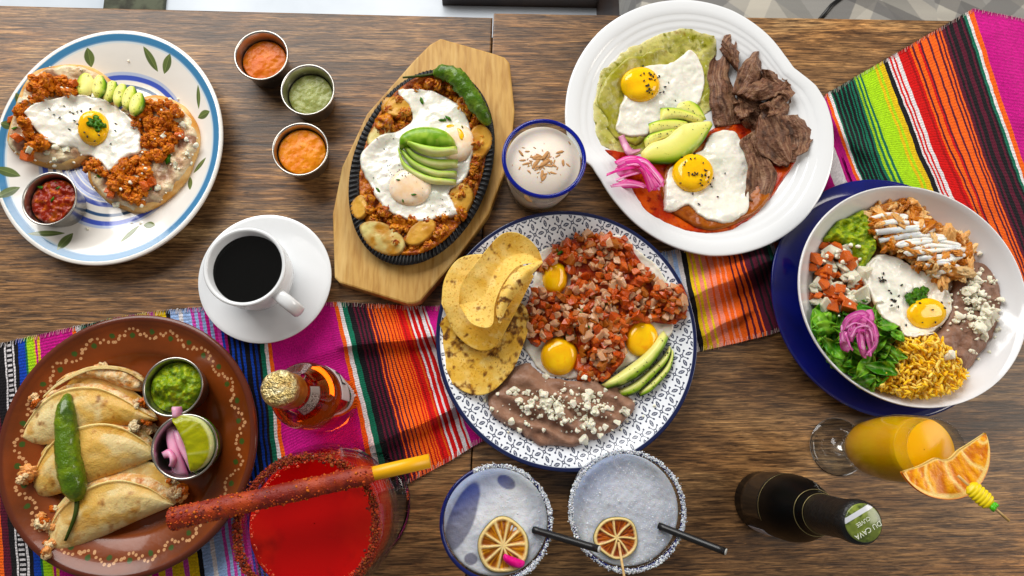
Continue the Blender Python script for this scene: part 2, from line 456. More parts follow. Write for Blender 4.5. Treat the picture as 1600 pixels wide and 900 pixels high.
def hm_lathe(cx, cy, prof, sx=1, sy=1, rot=0, rf=None):
    """enter a dish's upper face (radius, z from the centre outwards) in the height map"""
    pr = np.asarray(prof, float); R = pr[:, 0].max()*max(sx, sy)*1.05
    i0, i1 = max(int((cx-R-X0)/RES), 0), min(int((cx+R-X0)/RES)+2, NX); j0, j1 = max(int((cy-R-Y0)/RES), 0), min(int((cy+R-Y0)/RES)+2, NY)
    gx, gy = np.meshgrid(X0+np.arange(i0, i1)*RES-cx, Y0+np.arange(j0, j1)*RES-cy)
    u = (gx*math.cos(rot)+gy*math.sin(rot))/sx; w = (-gx*math.sin(rot)+gy*math.cos(rot))/sy; r = np.hypot(u, w)
    z = np.interp(r, pr[:, 0], pr[:, 1]); k = r <= pr[-1, 0]
    HM[j0:j1, i0:i1] = np.where(k, z, HM[j0:j1, i0:i1])
def ring_px(cx, cy, rx, ry, z):
    """a circle seen in the picture -> its centre and radii on the plane at height z"""
    x, y = P(np.array([cx-rx, cx+rx, cx, cx]), np.array([cy, cy, cy-ry, cy+ry]), z)
    return (x[0]+x[1])/2, (y[2]+y[3])/2, (x[1]-x[0])/2, (y[2]-y[3])/2
def image(name, arr):
    h, w = arr.shape[:2]; im = bpy.data.images.new(name, w, h, alpha=False); a = np.ones((h, w, 4), np.float32); a[..., :3] = np.clip(arr, 0, 1)
    im.pixels.foreach_set(a.ravel()); im.update(); im.pack(); return im
def hx(h): h = h.lstrip('#'); return np.array([int(h[i:i+2], 16)/255 for i in (0, 2, 4)])
def text_geo(s, size, loc, R, depth=.00015):
    cu = bpy.data.curves.new('lettering', 'FONT'); cu.body = s; cu.size = size; cu.align_x = 'CENTER'; cu.align_y = 'CENTER'; cu.extrude = depth; cu.resolution_u = 2
    o = bpy.data.objects.new('lettering', cu); S.collection.objects.link(o); dg = bpy.context.evaluated_depsgraph_get(); m = bpy.data.meshes.new_from_object(o.evaluated_get(dg))
    v = np.array([q.co[:] for q in m.vertices]); f = [list(p.vertices) for p in m.polygons]
    bpy.data.objects.remove(o); bpy.data.curves.remove(cu); bpy.data.meshes.remove(m)
    return v, f, R, loc
# ------------------------------------------------------------------ the setting
def inset(p, d):
    p = np.asarray(p, float); n = len(p); out = []
    for i in range(n):
        a, b, c = p[i-1], p[i], p[(i+1) % n]
        e1 = (b-a)/np.linalg.norm(b-a); e2 = (c-b)/np.linalg.norm(c-b); n1 = np.array([-e1[1], e1[0]]); n2 = np.array([-e2[1], e2[0]])
        m = n1+n2; m /= max(m@n1, .3); out.append(b+m*d)
    return np.array(out)
def prism(poly, z0, z1, bev=.002, uv=False):
    """counter-clockwise outline -> block with softened upper edge"""
    p = np.asarray(poly, float)
    if sum(p[i-1][0]*p[i][1]-p[i][0]*p[i-1][1] for i in range(len(p))) < 0: p = p[::-1]
    rings = [(p, z0), (p, z1-bev), (inset(p, bev*.3), z1-bev*.3), (inset(p, bev), z1)]; n = len(p)
    v = np.vstack([np.c_[q, np.full(n, z)] for q, z in rings]); f = []
    for k in range(3):
        for i in range(n): f.append([k*n+i, k*n+(i+1) % n, (k+1)*n+(i+1) % n, (k+1)*n+i])
    f.append(list(range(n))[::-1]); f.append([3*n+i for i in range(n)])
    return v, f, {'smooth': False}
def box(x0, x1, y0, y1, z0, z1, bev=.002): return prism([(x0, y0), (x1, y0), (x1, y1), (x0, y1)], z0, z1, bev)

def wood_mat(name, rot=0.02):
    m = bpy.data.materials.new(name); m.use_nodes = True; nt = m.node_tree; b = nt.nodes['Principled BSDF']; N = nt.nodes.new; L = nt.links.new
    tc = N('ShaderNodeTexCoord')
    def noise(sx, sy, det, rough, dist, off=0.0):
        mp = N('ShaderNodeMapping'); mp.inputs['Scale'].default_value = (sx, sy, 8); mp.inputs['Rotation'].default_value = (0, 0, rot); mp.inputs['Location'].default_value = (off, off*.7, 0)
        L(tc.outputs['Object'], mp.inputs[0]); n = N('ShaderNodeTexNoise'); n.inputs['Scale'].default_value = 1; n.inputs['Detail'].default_value = det
        n.inputs['Roughness'].default_value = rough; n.inputs['Distortion'].default_value = dist; L(mp.outputs[0], n.inputs['Vector']); return n.outputs['Fac']
    def ramp(fac, stops):
        r = N('ShaderNodeValToRGB'); e = r.color_ramp.elements
        while len(e) < len(stops): e.new(.5)
        for k, (p, c) in enumerate(stops): e[k].position = p; e[k].color = (*c, 1)
        L(fac, r.inputs[0]); return r.outputs[0]
    def blend(kind, f, a, c):
        x = N('ShaderNodeMix'); x.data_type = 'RGBA'; x.blend_type = kind
        if isinstance(f, float): x.inputs[0].default_value = f
        else: L(f, x.inputs[0])
        L(a, x.inputs[6]); L(c, x.inputs[7]); return x.outputs[2]
    big = noise(5, 24, 5, .6, 1.2)
    mid = noise(12, 190, 6, .7, 1.0, 3.1)
    fine = noise(34, 520, 5, .72, .9, 7.7)
    tone = noise(2.6, 5.5, 4, .6, .6, 1.7)
    hue = noise(6, 14, 3, .6, .5, 5.3)
    c = ramp(big, [(.28, C('#52402f')), (.45, C('#74593f')), (.58, C('#8c6e4e')), (.72, C('#a68a68'))])
    s = ramp(mid, [(.34, (.42, .38, .36)), (.44, (.72, .69, .67)), (.52, (1.0, .99, .97)), (.62, (1.3, 1.28, 1.24)), (.72, (1.6, 1.56, 1.48))])
    c = blend('MULTIPLY', 1.0, c, s)
    g = ramp(fine, [(.37, (.24, .21, .19)), (.46, (.62, .59, .57)), (.52, (1.0, .99, .98)), (.60, (1.55, 1.53, 1.48)), (.68, (2.0, 1.97, 1.88))])
    c = blend('MULTIPLY', 1.0, c, g)
    t = ramp(tone, [(.32, (.60, .58, .58)), (.5, (1, 1, 1)), (.66, (1.28, 1.22, 1.12))])
    c = blend('MULTIPLY', 1.0, c, t)
    w_ = ramp(hue, [(.42, (1.0, 1.0, 1.0)), (.68, (1.08, .96, .80))])
    c = blend('MULTIPLY', 1.0, c, w_)
    L(c, b.inputs['Base Color']); b.inputs['Roughness'].default_value = .40; b.inputs['Specular IOR Level'].default_value = .45
    bp = N('ShaderNodeBump'); bp.inputs['Distance'].default_value = .00035; L(mid, bp.inputs['Height'])
    bp2 = N('ShaderNodeBump'); bp2.inputs['Distance'].default_value = .00012; L(fine, bp2.inputs['Height']); L(bp.outputs[0], bp2.inputs['Normal']); L(bp2.outputs[0], b.inputs['Normal'])
    return m
M_wood = wood_mat('dark_oak'); M_wood2 = wood_mat('dark_oak_second', .035)
M_floor = mk('pale_floor', '#dfe6ee', .35, var=[('#c3ccd6', 3, .4, .7)])
M_dark = mk('dark_painted_wood', '#231814', .5, var=[('#3a2a20', 9, .4, .7)])

s0 = np.array(P(771, 20)); s1 = np.array(P(737, 720)); sd_ = (s1-s0)/np.linalg.norm(s1-s0); se = s0+sd_*.80
def line_at(p, q, x): p = np.array(P(*p)); q = np.array(P(*q)); t = (x-p[0])/(q[0]-p[0]); return tuple(p+(q-p)*t)
la = line_at((0, 8), (770, 27), -1.05); lb = line_at((0, 8), (770, 27), s0[0]-.0003); lb = np.array(lb)
ra = np.array(s0)+np.array([.0003, 0]); rb = line_at((775, 20), (1450, 31), 1.15)
g = np.array([.0006, 0])
TL = [la, (-1.05, se[1]), tuple(se-g), tuple(lb-g)]; TR = [tuple(ra+g*.2), tuple(se+g), (1.15, se[1]), rb]
for nm, poly, lab, mt in (('dining_table', TL, 'dark grained wooden table under the coffee cup and blue-rimmed plate', M_wood),
                          ('dining_table', TR, 'dark grained wooden table under the white steak plate and green bottle', M_wood2)):
    c = np.mean(poly, 0); t = thing(nm, lab, 'table', (c[0], c[1], -.74), 'wooden tables pushed together')
    part('tabletop', prism(poly, -.032, 0, .0018), mt, t, loc=(c[0], c[1], 0))
    q = inset(np.array(poly) if sum(np.cross(poly[i-1], poly[i]) for i in range(4)) > 0 else np.array(poly)[::-1], .06)
    for a in q: part('leg', box(a[0]-.03, a[0]+.03, a[1]-.03, a[1]+.03, -.74, -.0325), M_dark, t)

nrm_s = np.array([-sd_[1], sd_[0]])*.012; ap = [tuple(s0-nrm_s+sd_*.01), tuple(se-nrm_s), tuple(se+nrm_s), tuple(s0+nrm_s+sd_*.01)]; part('seam_backing_strip', prism(ap, -.07, -.0325), M_dark, bpy.data.objects['dining_table'])  # unseen dark strip added under the seam so the bright floor doesn't show through
fl = [(-4, -2), (4, -2), (4, 2.6), (-4, 2.6)]
o = obj('floor', *prism(fl, -.78, -.74, .001)[:2], M_floor, smooth=False); o['kind'] = 'structure'
# bench with a patchwork cover beyond the tables
bw = 512; yy, xx = np.mgrid[0:bw, 0:bw]/bw
arr = np.ones((bw, bw, 3))*hx('#8c8a86')
for k, (a, ph, wd, cc) in enumerate([(.9, .1, .16, '#b9b2a4'), (2.3, .3, .13, '#5d5c5c'), (.5, .55, .12, '#74736f'), (2.7, .05, .1, '#c9c2b2'), (1.6, .2, .1, '#9a968e'), (1.1, .6, .08, '#4c4b4c')]):
    w_ = (xx*math.cos(a)+yy*math.sin(a))*3.1+ph; m_ = (w_ % 1) < wd*2; arr[m_] = arr[m_]*.5+hx(cc)*.5
arr *= (1+.06*fbm(xx*1.0, yy*40.0, 1.0, 2, 3))[..., None]
M_patch = mk('patchwork_fabric', img=image('patchwork', arr), rough=.9, bump=[(900, .0003)])
bx0, by0 = P(1000, 33, -.28); bx1, _ = P(1720, 33, -.28); by0 = by0-.03
tb = thing('bench', 'grey patchwork upholstered bench behind the table', 'bench', ((bx0+bx1)/2, by0+.3, -.74))
v, f, ex = box(bx0, bx1+.3, by0, by0+.5, -.42, -.28, .02)
uvb = np.c_[(v[:, 0]-bx0)/.5, (v[:, 1]-by0)/.5]; part('seat_cushion', (v, f, {'uv': uvb, 'smooth': False}), M_patch, tb)
part('bench_base', box(bx0+.02, bx1+.28, by0+.02, by0+.48, -.74, -.4205), M_dark, tb)
zp = [(*P(1318, -6, -.279), -.279), (*P(1300, 8, -.279), -.279), (*P(1280, 32, -.279), -.279)]
part('zip', tube(zp, .0035, 8, (1, .5)), mk('black_zip', '#0c0c0d', .4), tb)
rx0, ry0 = P(690, -8, -.7); rx1, _ = P(945, -8, -.7)
solo('wooden_rail', 'dark wooden rail on the pale floor behind the tables', 'rail', box(rx0, rx1, ry0, ry0+.09, -.7395, -.69), M_dark)
qx0, qy0 = P(150, 5, -.7); qx1, _ = P(246, 5, -.7)
solo('floor_mat', 'small dark mat on the pale floor beyond the table edge', 'mat', box(qx0, qx1, qy0, qy0+.12, -.7395, -.725, .004), mk('dark_mat', '#3a3a33', .9, var=[('#5d6152', 30, .4, .6)]))

# ------------------------------------------------------------------ dishes: where they stand (centre and radii of the rim in the picture)
DISH = {'left': (168, 230.5, 178, 183), 'center': (885.5, 533.5, 203.5, 203.5), 'clay': (198, 700, 201, 207), 'white': (1092, 200, 207, 203), 'blue': (1387, 468, 179, 187), 'saucer': (413.5, 436, 103.5, 100)}
# ------------------------------------------------------------------ striped serape runner
mg, org, red, mar, blk, grn, wht, blu, lim, yel, lbl, pnk = [np.array(C(h)) for h in ('#c51a86', '#ff6f16', '#cf1820', '#561229', '#120f14', '#0d6a52', '#e9e4e6', '#1a44ae', '#b2e02a', '#e8c61e', '#a6c2ee', '#cf52ac')]
slm = np.array(C('#f0937e'))
ytop = lambda x: np.interp(x, [-60, 0, 110, 200, 260, 340, 520, 690, 760, 900, 1000, 1050, 1222], [548, 537, 512, 493, 485, 478, 472, 480, 470, 440, 405, 390, 378])
ybot = lambda x: np.interp(x, [-60, 300, 480, 590, 612, 650, 700, 750, 790, 960, 1040, 1088, 1130, 1215, 1262], [960, 960, 905, 787, 772, 748, 722, 690, 670, 600, 570, 550, 541, 520, 500])
ST = []   # (top x, bottom x, colours up to the next station)
def st(a, b, *cols): ST.append(((a, float(ytop(a))), (b, float(ybot(b))), list(cols)))
st(-60, -40, red, red, red); st(-30, -5, org); st(-14, 10, mar, mar); st(-7, 22, blk); st(6, 30, wht); st(8.5, 33, blk); st(10, 35, 'ladder'); st(17, 45, blk); st(18.5, 47, wht); st(21, 51, blk)
st(27, 58, blu); st(38, 69, grn); st(41, 73, lim); st(52, 88, yel); st(54, 90, mg); st(57, 94, yel); st(61, 99, mg); st(112, 165, org); st(118, 172, wht); st(126, 180, grn); st(134, 190, blk, grn, blk, grn, lim)
st(180, 245, mg, yel, pnk, yel); st(225, 290, yel, pnk, yel, yel); st(258, 320, blk); st(265, 328, lbl, lbl, wht, lbl, lbl); st(297, 362, pnk, lbl, pnk, lbl*.8, mg, lbl*.7, mg, pnk); st(340, 402, blu, mg*.6, blk, blu, blk, blu, blk, blu, blk, blk, blu, blk, blu*.6, blk)
st(399, 449, grn); st(406, 456, wht); st(411, 462, org); st(417, 469, mg, mg); st(521, 588, org); st(527, 596, wht); st(533, 604, grn); st(541, 613, blk); st(550, 622, mar, blk, mar, blk, mar, blk, mar)
st(572, 645, org, mar, mar, org, mar); st(582, 656, org, org, mar, org, org, mar, org, org, red*.6, org, org, red*.5, org, org, red*.7, org, red, org); st(616, 693, red, red*.6, red, red, org*.8, red); st(634, 708, wht, red, red, wht, red, red*.7, wht, wht, red, wht)
st(664, 738, mg); st(700, 772, mg, wht, mg); st(760, 850, lim, grn, blk); st(900, 960, blk, mar, org, red); st(1000, 1040, wht, lbl); st(1035, 1068, lbl*.8, wht*.8, lbl, wht*.9); st(1062, 1093, blk); st(1070, 1101, yel, yel, slm, yel, yel, slm)
st(1084, 1118, slm, yel, slm, slm, org, slm, slm, org); st(1112, 1146, org, slm, org, org, slm, org); st(1128, 1164, org, org, mar, org, org, mar, org); st(1146, 1188, org, mar, mar, org, mar, mar); st(1160, 1204, mar, blk, mar, mar*.7, blk, mar, blk, mar, blk, blk)
st(1196, 1238, grn); st(1202, 1245, wht); st(1208, 1252, org); st(1215, 1260, mg, mg, wht, mg, org*.8, mg, wht, mg)
TR_ = []
def sr(xt, xm, ym, *cols):
    t = np.array([xt, 148-(xt-1289)*.582 if xt < 1521 else np.interp(xt, [1521, 1560, 1600, 1700], [13, 10, 20, 50])]); m_ = np.array([xm, ym]); b = t+1.6*(m_-t); ST.append((tuple(t), tuple(b), list(cols)))
sr(1290, 1346, 283, org); sr(1294, 1352, 284, wht); sr(1298, 1356, 285, grn, blk, blk, grn, blk, blk, grn, blk, blk, grn, blk, blk, grn, blk); sr(1328, 1386, 288, grn, blk, grn, lim*.8, grn, lim, grn, lim); sr(1348, 1424, 290, lim); sr(1362, 1440, 292, lim, yel, lim, yel, yel)
sr(1380, 1464, 295, blk); sr(1386, 1474, 298, wht, red, wht, red, wht, wht, red, red); sr(1408, 1500, 302, red, red, red*.6, red); sr(1420, 1517, 305, org, mar, org, org, red, mar, org, org, org, mar, org, org, org, mar, org); sr(1465, 1562, 310, mar, org, mar, mar)
sr(1475, 1574, 312, blk, mar, blk, blk, mar, mar, blk, blk, mar, blk); sr(1505, 1612, 315, grn); sr(1509, 1617, 316, wht); sr(1513, 1622, 317, org); sr(1520, 1630, 318, mg, mg, mg); sr(1700, 1810, 330)
cols_a = []; cols_b = []; ccol = []
for k in range(len(ST)-1):
    (a0, b0, cl), (a1, b1, _) = ST[k], ST[k+1]; L_ = max(np.hypot(a1[0]-a0[0], a1[1]-a0[1]), np.hypot(b1[0]-b0[0], b1[1]-b0[1])); n = len(cl); sub = max(1, int(L_/n/3.0+.5))
    for j in range(n*sub):
        t = j/(n*sub); cols_a.append(np.array(a0)*(1-t)+np.array(a1)*t); cols_b.append(np.array(b0)*(1-t)+np.array(b1)*t); ccol.append(cl[j//sub])
cols_a.append(np.array(ST[-1][0])); cols_b.append(np.array(ST[-1][1])); A_ = np.array(cols_a); B_ = np.array(cols_b)
NV = 220; t = np.linspace(0, 1, NV)[None]; gx = A_[:, :1]*(1-t)+B_[:, :1]*t; gy = A_[:, 1:]*(1-t)+B_[:, 1:]*t
mid = np.sin(np.pi*t)
gx = gx+mid*2.2*fbm(gx, gy, 40, 2, 5)+(.8*fbm(gx, gy, 9, 2, 8)); 
gx = gx+mid*np.where(A_[:, :1] > 1285, -7.0, 0)
def seg_ridge(p, q, amp, w, skew=0):
    p = np.array(p, float); q = np.array(q, float); d = q-p; L_ = np.hypot(*d); u = ((gx-p[0])*d[0]+(gy-p[1])*d[1])/L_; v = (-(gx-p[0])*d[1]+(gy-p[1])*d[0])/L_
    v = v+4*fbm(u, u*0, 40, 2, int(p[0])); e = np.clip(np.minimum(u/25+.6, (L_-u)/25+.6), 0, 1)
    r = np.where(v < 0, np.exp(-(v/w)**2), np.exp(-(v/(w*.35))**2)) if skew else np.exp(-(v/w)**2)
    return amp*r*e
zc_ = .0022+.0012*fbm(gx, gy, 60, 3, 2)
for r in [((536, 540), (700, 524), .013, 22, 1), ((572, 700), (715, 636), .012, 20, 1), ((430, 600), (420, 700), .004, 16, 0), ((1078, 468), (1205, 405), .020, 22, 1), ((1090, 528), (1165, 490), .010, 16, 1),
          ((1330, 130), (1405, 330), .006, 22, 0), ((1430, 60), (1530, 330), .005, 26, 0), ((1300, 190), (1350, 240), .008, 14, 0), ((1550, 40), (1610, 200), .005, 24, 0), ((1110, 420), (1190, 395), .008, 12, 0), ((470, 560), (540, 545), .003, 12, 0)]:
    zc_ = zc_+seg_ridge(*r)
for cx_, cy_, a_, b_ in list(DISH.values())+[(517, 628, 45, 45), (545, 795, 92, 92)]:
    d = np.hypot((gx-cx_)/a_, (gy-cy_)/b_); zc_ = .0018+(zc_-.0018)*ss(d, .86, 1.02)
zc_ = np.maximum(zc_, .0012)
x, y = P(gx, gy, zc_)
nn = len(A_); idx = np.arange(nn*NV).reshape(nn, NV); f = np.stack([idx[:-1, :-1], idx[:-1, 1:], idx[1:, 1:], idx[1:, :-1]], -1).reshape(-1, 4)
fc = np.zeros((nn-1, NV-1, 3))
for k, c in enumerate(ccol):
    if isinstance(c, str): c2 = np.where(((np.arange(NV-1)//2) % 2 == 0)[:, None], blk, wht*.9); fc[k] = c2
    else: fc[k] = c
jit = 1+.30*_h(np.arange(nn-1)[:, None]+0*np.arange(NV-1)[None], 0*np.arange(nn-1)[:, None]+np.arange(NV-1)[None], 4)-.15
fc = np.clip(fc*jit[..., None]+.006, 0, 1)
lenU = np.cumsum(np.r_[0, np.hypot(np.diff(x[:, 110]), np.diff(y[:, 110]))]); uv = np.stack([np.repeat(lenU[:, None], NV, 1), np.repeat(np.linspace(0, .19, NV)[None], nn, 0)], -1).reshape(-1, 2)
def cloth_mat():
    m = mk('woven_cotton', attr=True, rough=.92, sheen=.05, spec=.1); nt = m.node_tree; N = nt.nodes.new; L = nt.links.new; b = nt.nodes['Principled BSDF']
    tc = N('ShaderNodeTexCoord'); mp = N('ShaderNodeMapping'); mp.inputs['Scale'].default_value = (900, 480, 1); L(tc.outputs['UV'], mp.inputs[0])
    w = N('ShaderNodeTexVoronoi'); w.voronoi_dimensions = '2D'; w.inputs['Scale'].default_value = 1; w.inputs['Randomness'].default_value = .35; L(mp.outputs[0], w.inputs['Vector'])
    bp = N('ShaderNodeBump'); bp.invert = True; bp.inputs['Distance'].default_value = .0011; L(w.outputs['Distance'], bp.inputs['Height']); L(bp.outputs[0], b.inputs['Normal'])
    return m
M_cloth = cloth_mat()
v = np.stack([x.ravel(), y.ravel(), zc_.ravel()], 1); vb = v.copy(); vb[:, 2] -= .001
if np.cross(v[f[0][1]]-v[f[0][0]], v[f[0][2]]-v[f[0][0]])[2] < 0: f = f[:, ::-1]
ring = np.r_[idx[:-1, 0], idx[-1, :-1], idx[:0:-1, -1], idx[0, :0:-1]]; r2 = np.roll(ring, -1); n = nn*NV
sk = np.stack([ring, ring+n, r2+n, r2], 1)
fcc = np.vstack([fc.reshape(-1, 3), np.tile(np.array([[.05, .03, .03]]), (len(f)+len(sk), 1))])
ser = solo('serape_runner', 'bright striped serape cloth running across the table under the plates', 'cloth', (np.vstack([v, vb]), np.vstack([f, f[:, ::-1]+n, sk]), {'uv': np.vstack([uv, uv]), 'fcol': fcc}), M_cloth, loc=(x.mean(), y.mean(), 0))
splat(up2(x).ravel(), up2(y).ravel(), up2(zc_).ravel())
# whip stitches along both hems
items_v = []; items_f = []; items_c = []; nv_ = 0; r_ = np.random.default_rng(3)
for side in (0, -1):
    ex_, ey_, ez_ = x[:, side], y[:, side], zc_[:, side]; inn = (x[:, 8 if side == 0 else -9], y[:, 8 if side == 0 else -9])
    L_ = np.r_[0, np.cumsum(np.hypot(np.diff(ex_), np.diff(ey_)))]
    for u in np.arange(0, L_[-1], .0021):
        u = u+r_.normal(0, .0004); k = int(np.clip(np.searchsorted(L_, u), 1, nn-1)); p = np.array([np.interp(u, L_, ex_), np.interp(u, L_, ey_)]); z = np.interp(u, L_, ez_)
        dirn = np.array([inn[0][k], inn[1][k]])-np.array([ex_[k], ey_[k]]); dirn /= np.linalg.norm(dirn)+1e-9; tg = np.array([dirn[1], -dirn[0]])
        a = p+dirn*(.0042+r_.normal(0, .0006))+tg*r_.normal(.0012, .0006); b = p-dirn*(.0007+abs(r_.normal(0, .0005)))
        c = fc[min(k, nn-2), 0 if side == 0 else -1]*.5+np.array([.5, .42, .36])*(.5 if r_.random() < .6 else .1)
        q = [(*(a-tg*.00035), z+.0009), (*(a+tg*.00035), z+.0009), (*(p+tg*.0004), z+.0013), (*(p-tg*.0004), z+.0013), (*(b+tg*.0003), max(z-.001, .0006)), (*(b-tg*.0003), max(z-.001, .0006))]
        items_v += q; items_c += [c]*6; items_f += [[nv_, nv_+1, nv_+2, nv_+3], [nv_+3, nv_+2, nv_+4, nv_+5]]; nv_ += 6
part('hem_stitching', (np.array(items_v), items_f, {'col': np.clip(np.array(items_c), 0, 1), 'smooth': False}), mk('hem_thread', attr=True, rough=.9), ser, kind='stuff')

# ------------------------------------------------------------------ plates
def plate(name, label, key, prof, thick, mat, z0=.0, zr=None, rfun=None, cat='plate', seg=128, foot=.55, group=None, lip=0, zfun=None):
    cx_, cy_, a_, b_ = DISH[key] if isinstance(key, str) else key
    zr = prof[-1][1]+z0; X, Y, ra_, rb_ = ring_px(cx_, cy_, a_, b_, zr); R = (ra_+rb_)/2; sx, sy = ra_/R, rb_/R
    top = [(r*R, z+z0) for r, z in prof]
    low = [(0, z0+.0012), (foot*R*.92, z0+.0012), (foot*R*.94, z0), (foot*R, z0)]
    for r, z in prof:
        if r > foot+.06: low.append((r*R*.997, max(z+z0-thick, z0+.001)))
    full = low+[(R*1.004, zr-thick*.6), (R*1.006, zr-thick*.3), (R*1.003, zr-.0002)]+top[::-1]
    full[-1] = (0.0004, full[-1][1])
    g = lathe(X, Y, full, sx, sy, seg, rfun, uvr=R, zfun=zfun)
    hm_lathe(X, Y, top, sx, sy)
    return solo(name, label, cat, g, mat, group, loc=(X, Y, z0)), (X, Y, R, sx, sy)

def uvgrid(n):
    v, u = np.mgrid[0:n, 0:n]; return (u+.5)/n*2-1, (v+.5)/n*2-1
# left plate: blue rim, spiral centre, painted leaves
N_ = 1400; u, v = uvgrid(N_); r = np.hypot(u, v); th = np.arctan2(v, u); base = np.ones((N_, N_, 3))*hx('#e4dfd8')
def put(a, mask, c, k=1.0): m_ = np.clip(mask, 0, 1)[..., None]*k; a[:] = a*(1-m_)+hx(c)*m_
wv = .004*fbm(th*3, r*0, 1.0, 2, 1)
band = lambda a, b, s=.004: ss(r+wv, a-s, a+s)*(1-ss(r+wv, b-s, b+s))
put(base, band(.925, .972), '#3478a6', .95); put(base, band(.90, .928), '#a9cbe2', .4); put(base, band(.915, .93), '#1f5f98', .6)
put(base, band(.615, .655), '#2b46b4', .9); put(base, band(.655, .68), '#8ea6dc', .6); put(base, band(.55, .575), '#1a3f6e', .9)
sp = (r*14+th/(2*np.pi)) % 1
put(base, (r < .50)*ss(sp, .1, .22)*(1-ss(sp, .62, .74))*(.75+.25*vn(th*9, r*30, 3)), '#2038a0', .95); put(base, (r < .50)*(sp > .74), '#7d93d8', .7)
cx_, cy_, a_, b_ = DISH['left']
for X, Y, ln, an, wd in [(470, 152, 95, 57, 26), (532, 170, 66, -68, 32), (252, 150, 60, 80, 34), (38, 312, 50, 60, 26), (8, 400, 40, 10, 28), (30, 558, 80, 14, 30), (45, 627, 72, -35, 30), (188, 760, 112, -4, 20), (252, 785, 68, -62, 32), (460, 757, 78, -48, 18), (523, 728, 46, 5, 24), (680, 528, 66, -48, 16), (650, 588, 48, 80, 18), (680, 352, 50, -18, 28), (656, 290, 80, 86, 15)]:
    lu = (X/2.194-cx_)/a_; lv = -(20+Y/2.194-cy_)/b_; L_ = ln/2.194/a_/2; w_ = wd/2.194/a_/2; an = -math.radians(an)
    p = (u-lu)*math.cos(an)+(v-lv)*math.sin(an); q = -(u-lu)*math.sin(an)+(v-lv)*math.cos(an)
    d = np.abs(q)/np.maximum(w_*(1-(p/L_)**2), 1e-5); m_ = (np.abs(p) < L_)*(1-ss(d, .85, 1.1)); put(base, m_, '#4d5c2c', .95)
    put(base, m_*(q > 0)*.8, '#66763c', .8); put(base, m_*(1-ss(np.abs(q), .001, .004)), '#8a9555', .6)
M_pl = mk('painted_stoneware', img=image('blue_rim_print', base), rough=.14, coat=.5, bump=[(60, .0003)])
plate('stoneware_plate', 'stoneware plate with blue rim, painted leaves and blue spiral centre', 'left', [(0, .007), (.5, .0072), (.6, .0076), (.66, .0095), (.72, .0125), (.85, .018), (.96, .0222), (.985, .0232), (1, .0228)], .0045, M_pl, .0004)
# centre plate: blue blossom lattice print
N_ = 2000; u, v = uvgrid(N_); base = np.ones((N_, N_, 3))*hx('#eaeef4')
a1 = np.array([58, -166])/7.5/203.5; a2 = np.array([152, 48])/7.5/203.5; Ai = np.linalg.inv(np.array([a1, a2]).T)
o_ = np.array([(680+403/7.5-885.5)/203.5, -(600+338/7.5-533.5)/203.5])
c = np.einsum('ij,jkl->ikl', Ai, np.stack([u-o_[0], v-o_[1]])); ci = np.round(c); fr = c-ci
L_ = 23/203.5
rr = np.hypot(fr[0], fr[1]); ink = (np.abs(rr-.085) < .032)*1.0
for k in range(4):
    an = math.pi/4+k*math.pi/2; p = fr[0]*math.cos(an)+fr[1]*math.sin(an); q = -fr[0]*math.sin(an)+fr[1]*math.cos(an)
    ink = np.maximum(ink, ((p > .10) & (p < .40) & (np.abs(q) < .024))*1.0); ink = np.maximum(ink, (np.hypot(p-.41, q) < .066)*1.0)
for ax in (0, 1):
    f0 = fr[ax]-np.sign(fr[ax])*.5; f1 = fr[1-ax]; w_ = .116*(1-(f0/.24)**2); leaf = (np.abs(f0) < .24) & (np.abs(f1) < w_)
    vein = (np.abs(f1) < .014) & (np.abs(f0) < .15) | ((np.hypot(np.abs(f0)-.06, np.abs(f1)-.04) < .018))
    ink = np.maximum(ink, (leaf & ~vein)*1.0)
r = np.hypot(u, v); put(base, ink*(r < .972), '#1c2444', .97); put(base, ss(r, .972, .978), '#141d46')
M_cp = mk('printed_stoneware', img=image('blossom_lattice_print', base), rough=.12, coat=.5)
plate('patterned_plate', 'round plate printed with navy blossom lattice, tortillas and beans on it', 'center', [(0, .007), (.6, .0072), (.7, .008), (.78, .0105), (.88, .0155), (.96, .0205), (.99, .0222), (1, .0222)], .004, M_cp, .0032)
# clay plate: dotted scallops
N_ = 1800; u, v = uvgrid(N_); r = np.hypot(u, v); wv = 0; base = np.ones((N_, N_, 3))*hx('#78370f')
n1 = fbm(u, v, .25, 4, 3)[..., None]; base = base*(1+.22*n1); put(base, ss(r, .945, .965), '#5e2a1a', .9); put(base, band(.70, .80, .05)*1.0, '#8c4414', .5)
dots = []; r_ = np.random.default_rng(2); NS = 34
for k in range(NS):
    a0 = 2*np.pi*k/NS; flip = 1 if k % 2 else -1; c_ = .862
    for q in np.linspace(-1.2, 1.2, 6): dots.append((a0+np.sin(q)*.078+r_.normal(0, .006), c_+flip*(.066*np.cos(q)-.026)+r_.normal(0, .004), .0122+r_.normal(0, .0014), '#d9a878'))
    dots.append((a0, c_-.012*flip, .021, '#2f5a1e'))
for a0, rr_, s_, cc in dots:
    x_, y_ = rr_*math.cos(a0), rr_*math.sin(a0); i0, i1 = int((x_-.05+1)/2*N_), int((x_+.05+1)/2*N_); j0, j1 = int((y_-.05+1)/2*N_), int((y_+.05+1)/2*N_)
    i0, j0 = max(i0, 0), max(j0, 0); sl = (slice(j0, j1), slice(i0, i1)); d = np.hypot(u[sl]-x_, v[sl]-y_); d = d*(1+.2*vn(u[sl]*60, v[sl]*60, 2))
    m_ = (1-ss(d, s_*.8, s_*1.15))[..., None]*(.9 if cc != '#2f5a1e' else .8); base[sl] = base[sl]*(1-m_)+hx(cc)*m_
    if cc != '#2f5a1e': m_ = (1-ss(d, s_*.25, s_*.5))[..., None]*.5; base[sl] = base[sl]*(1-m_)+hx('#b87a48')*m_
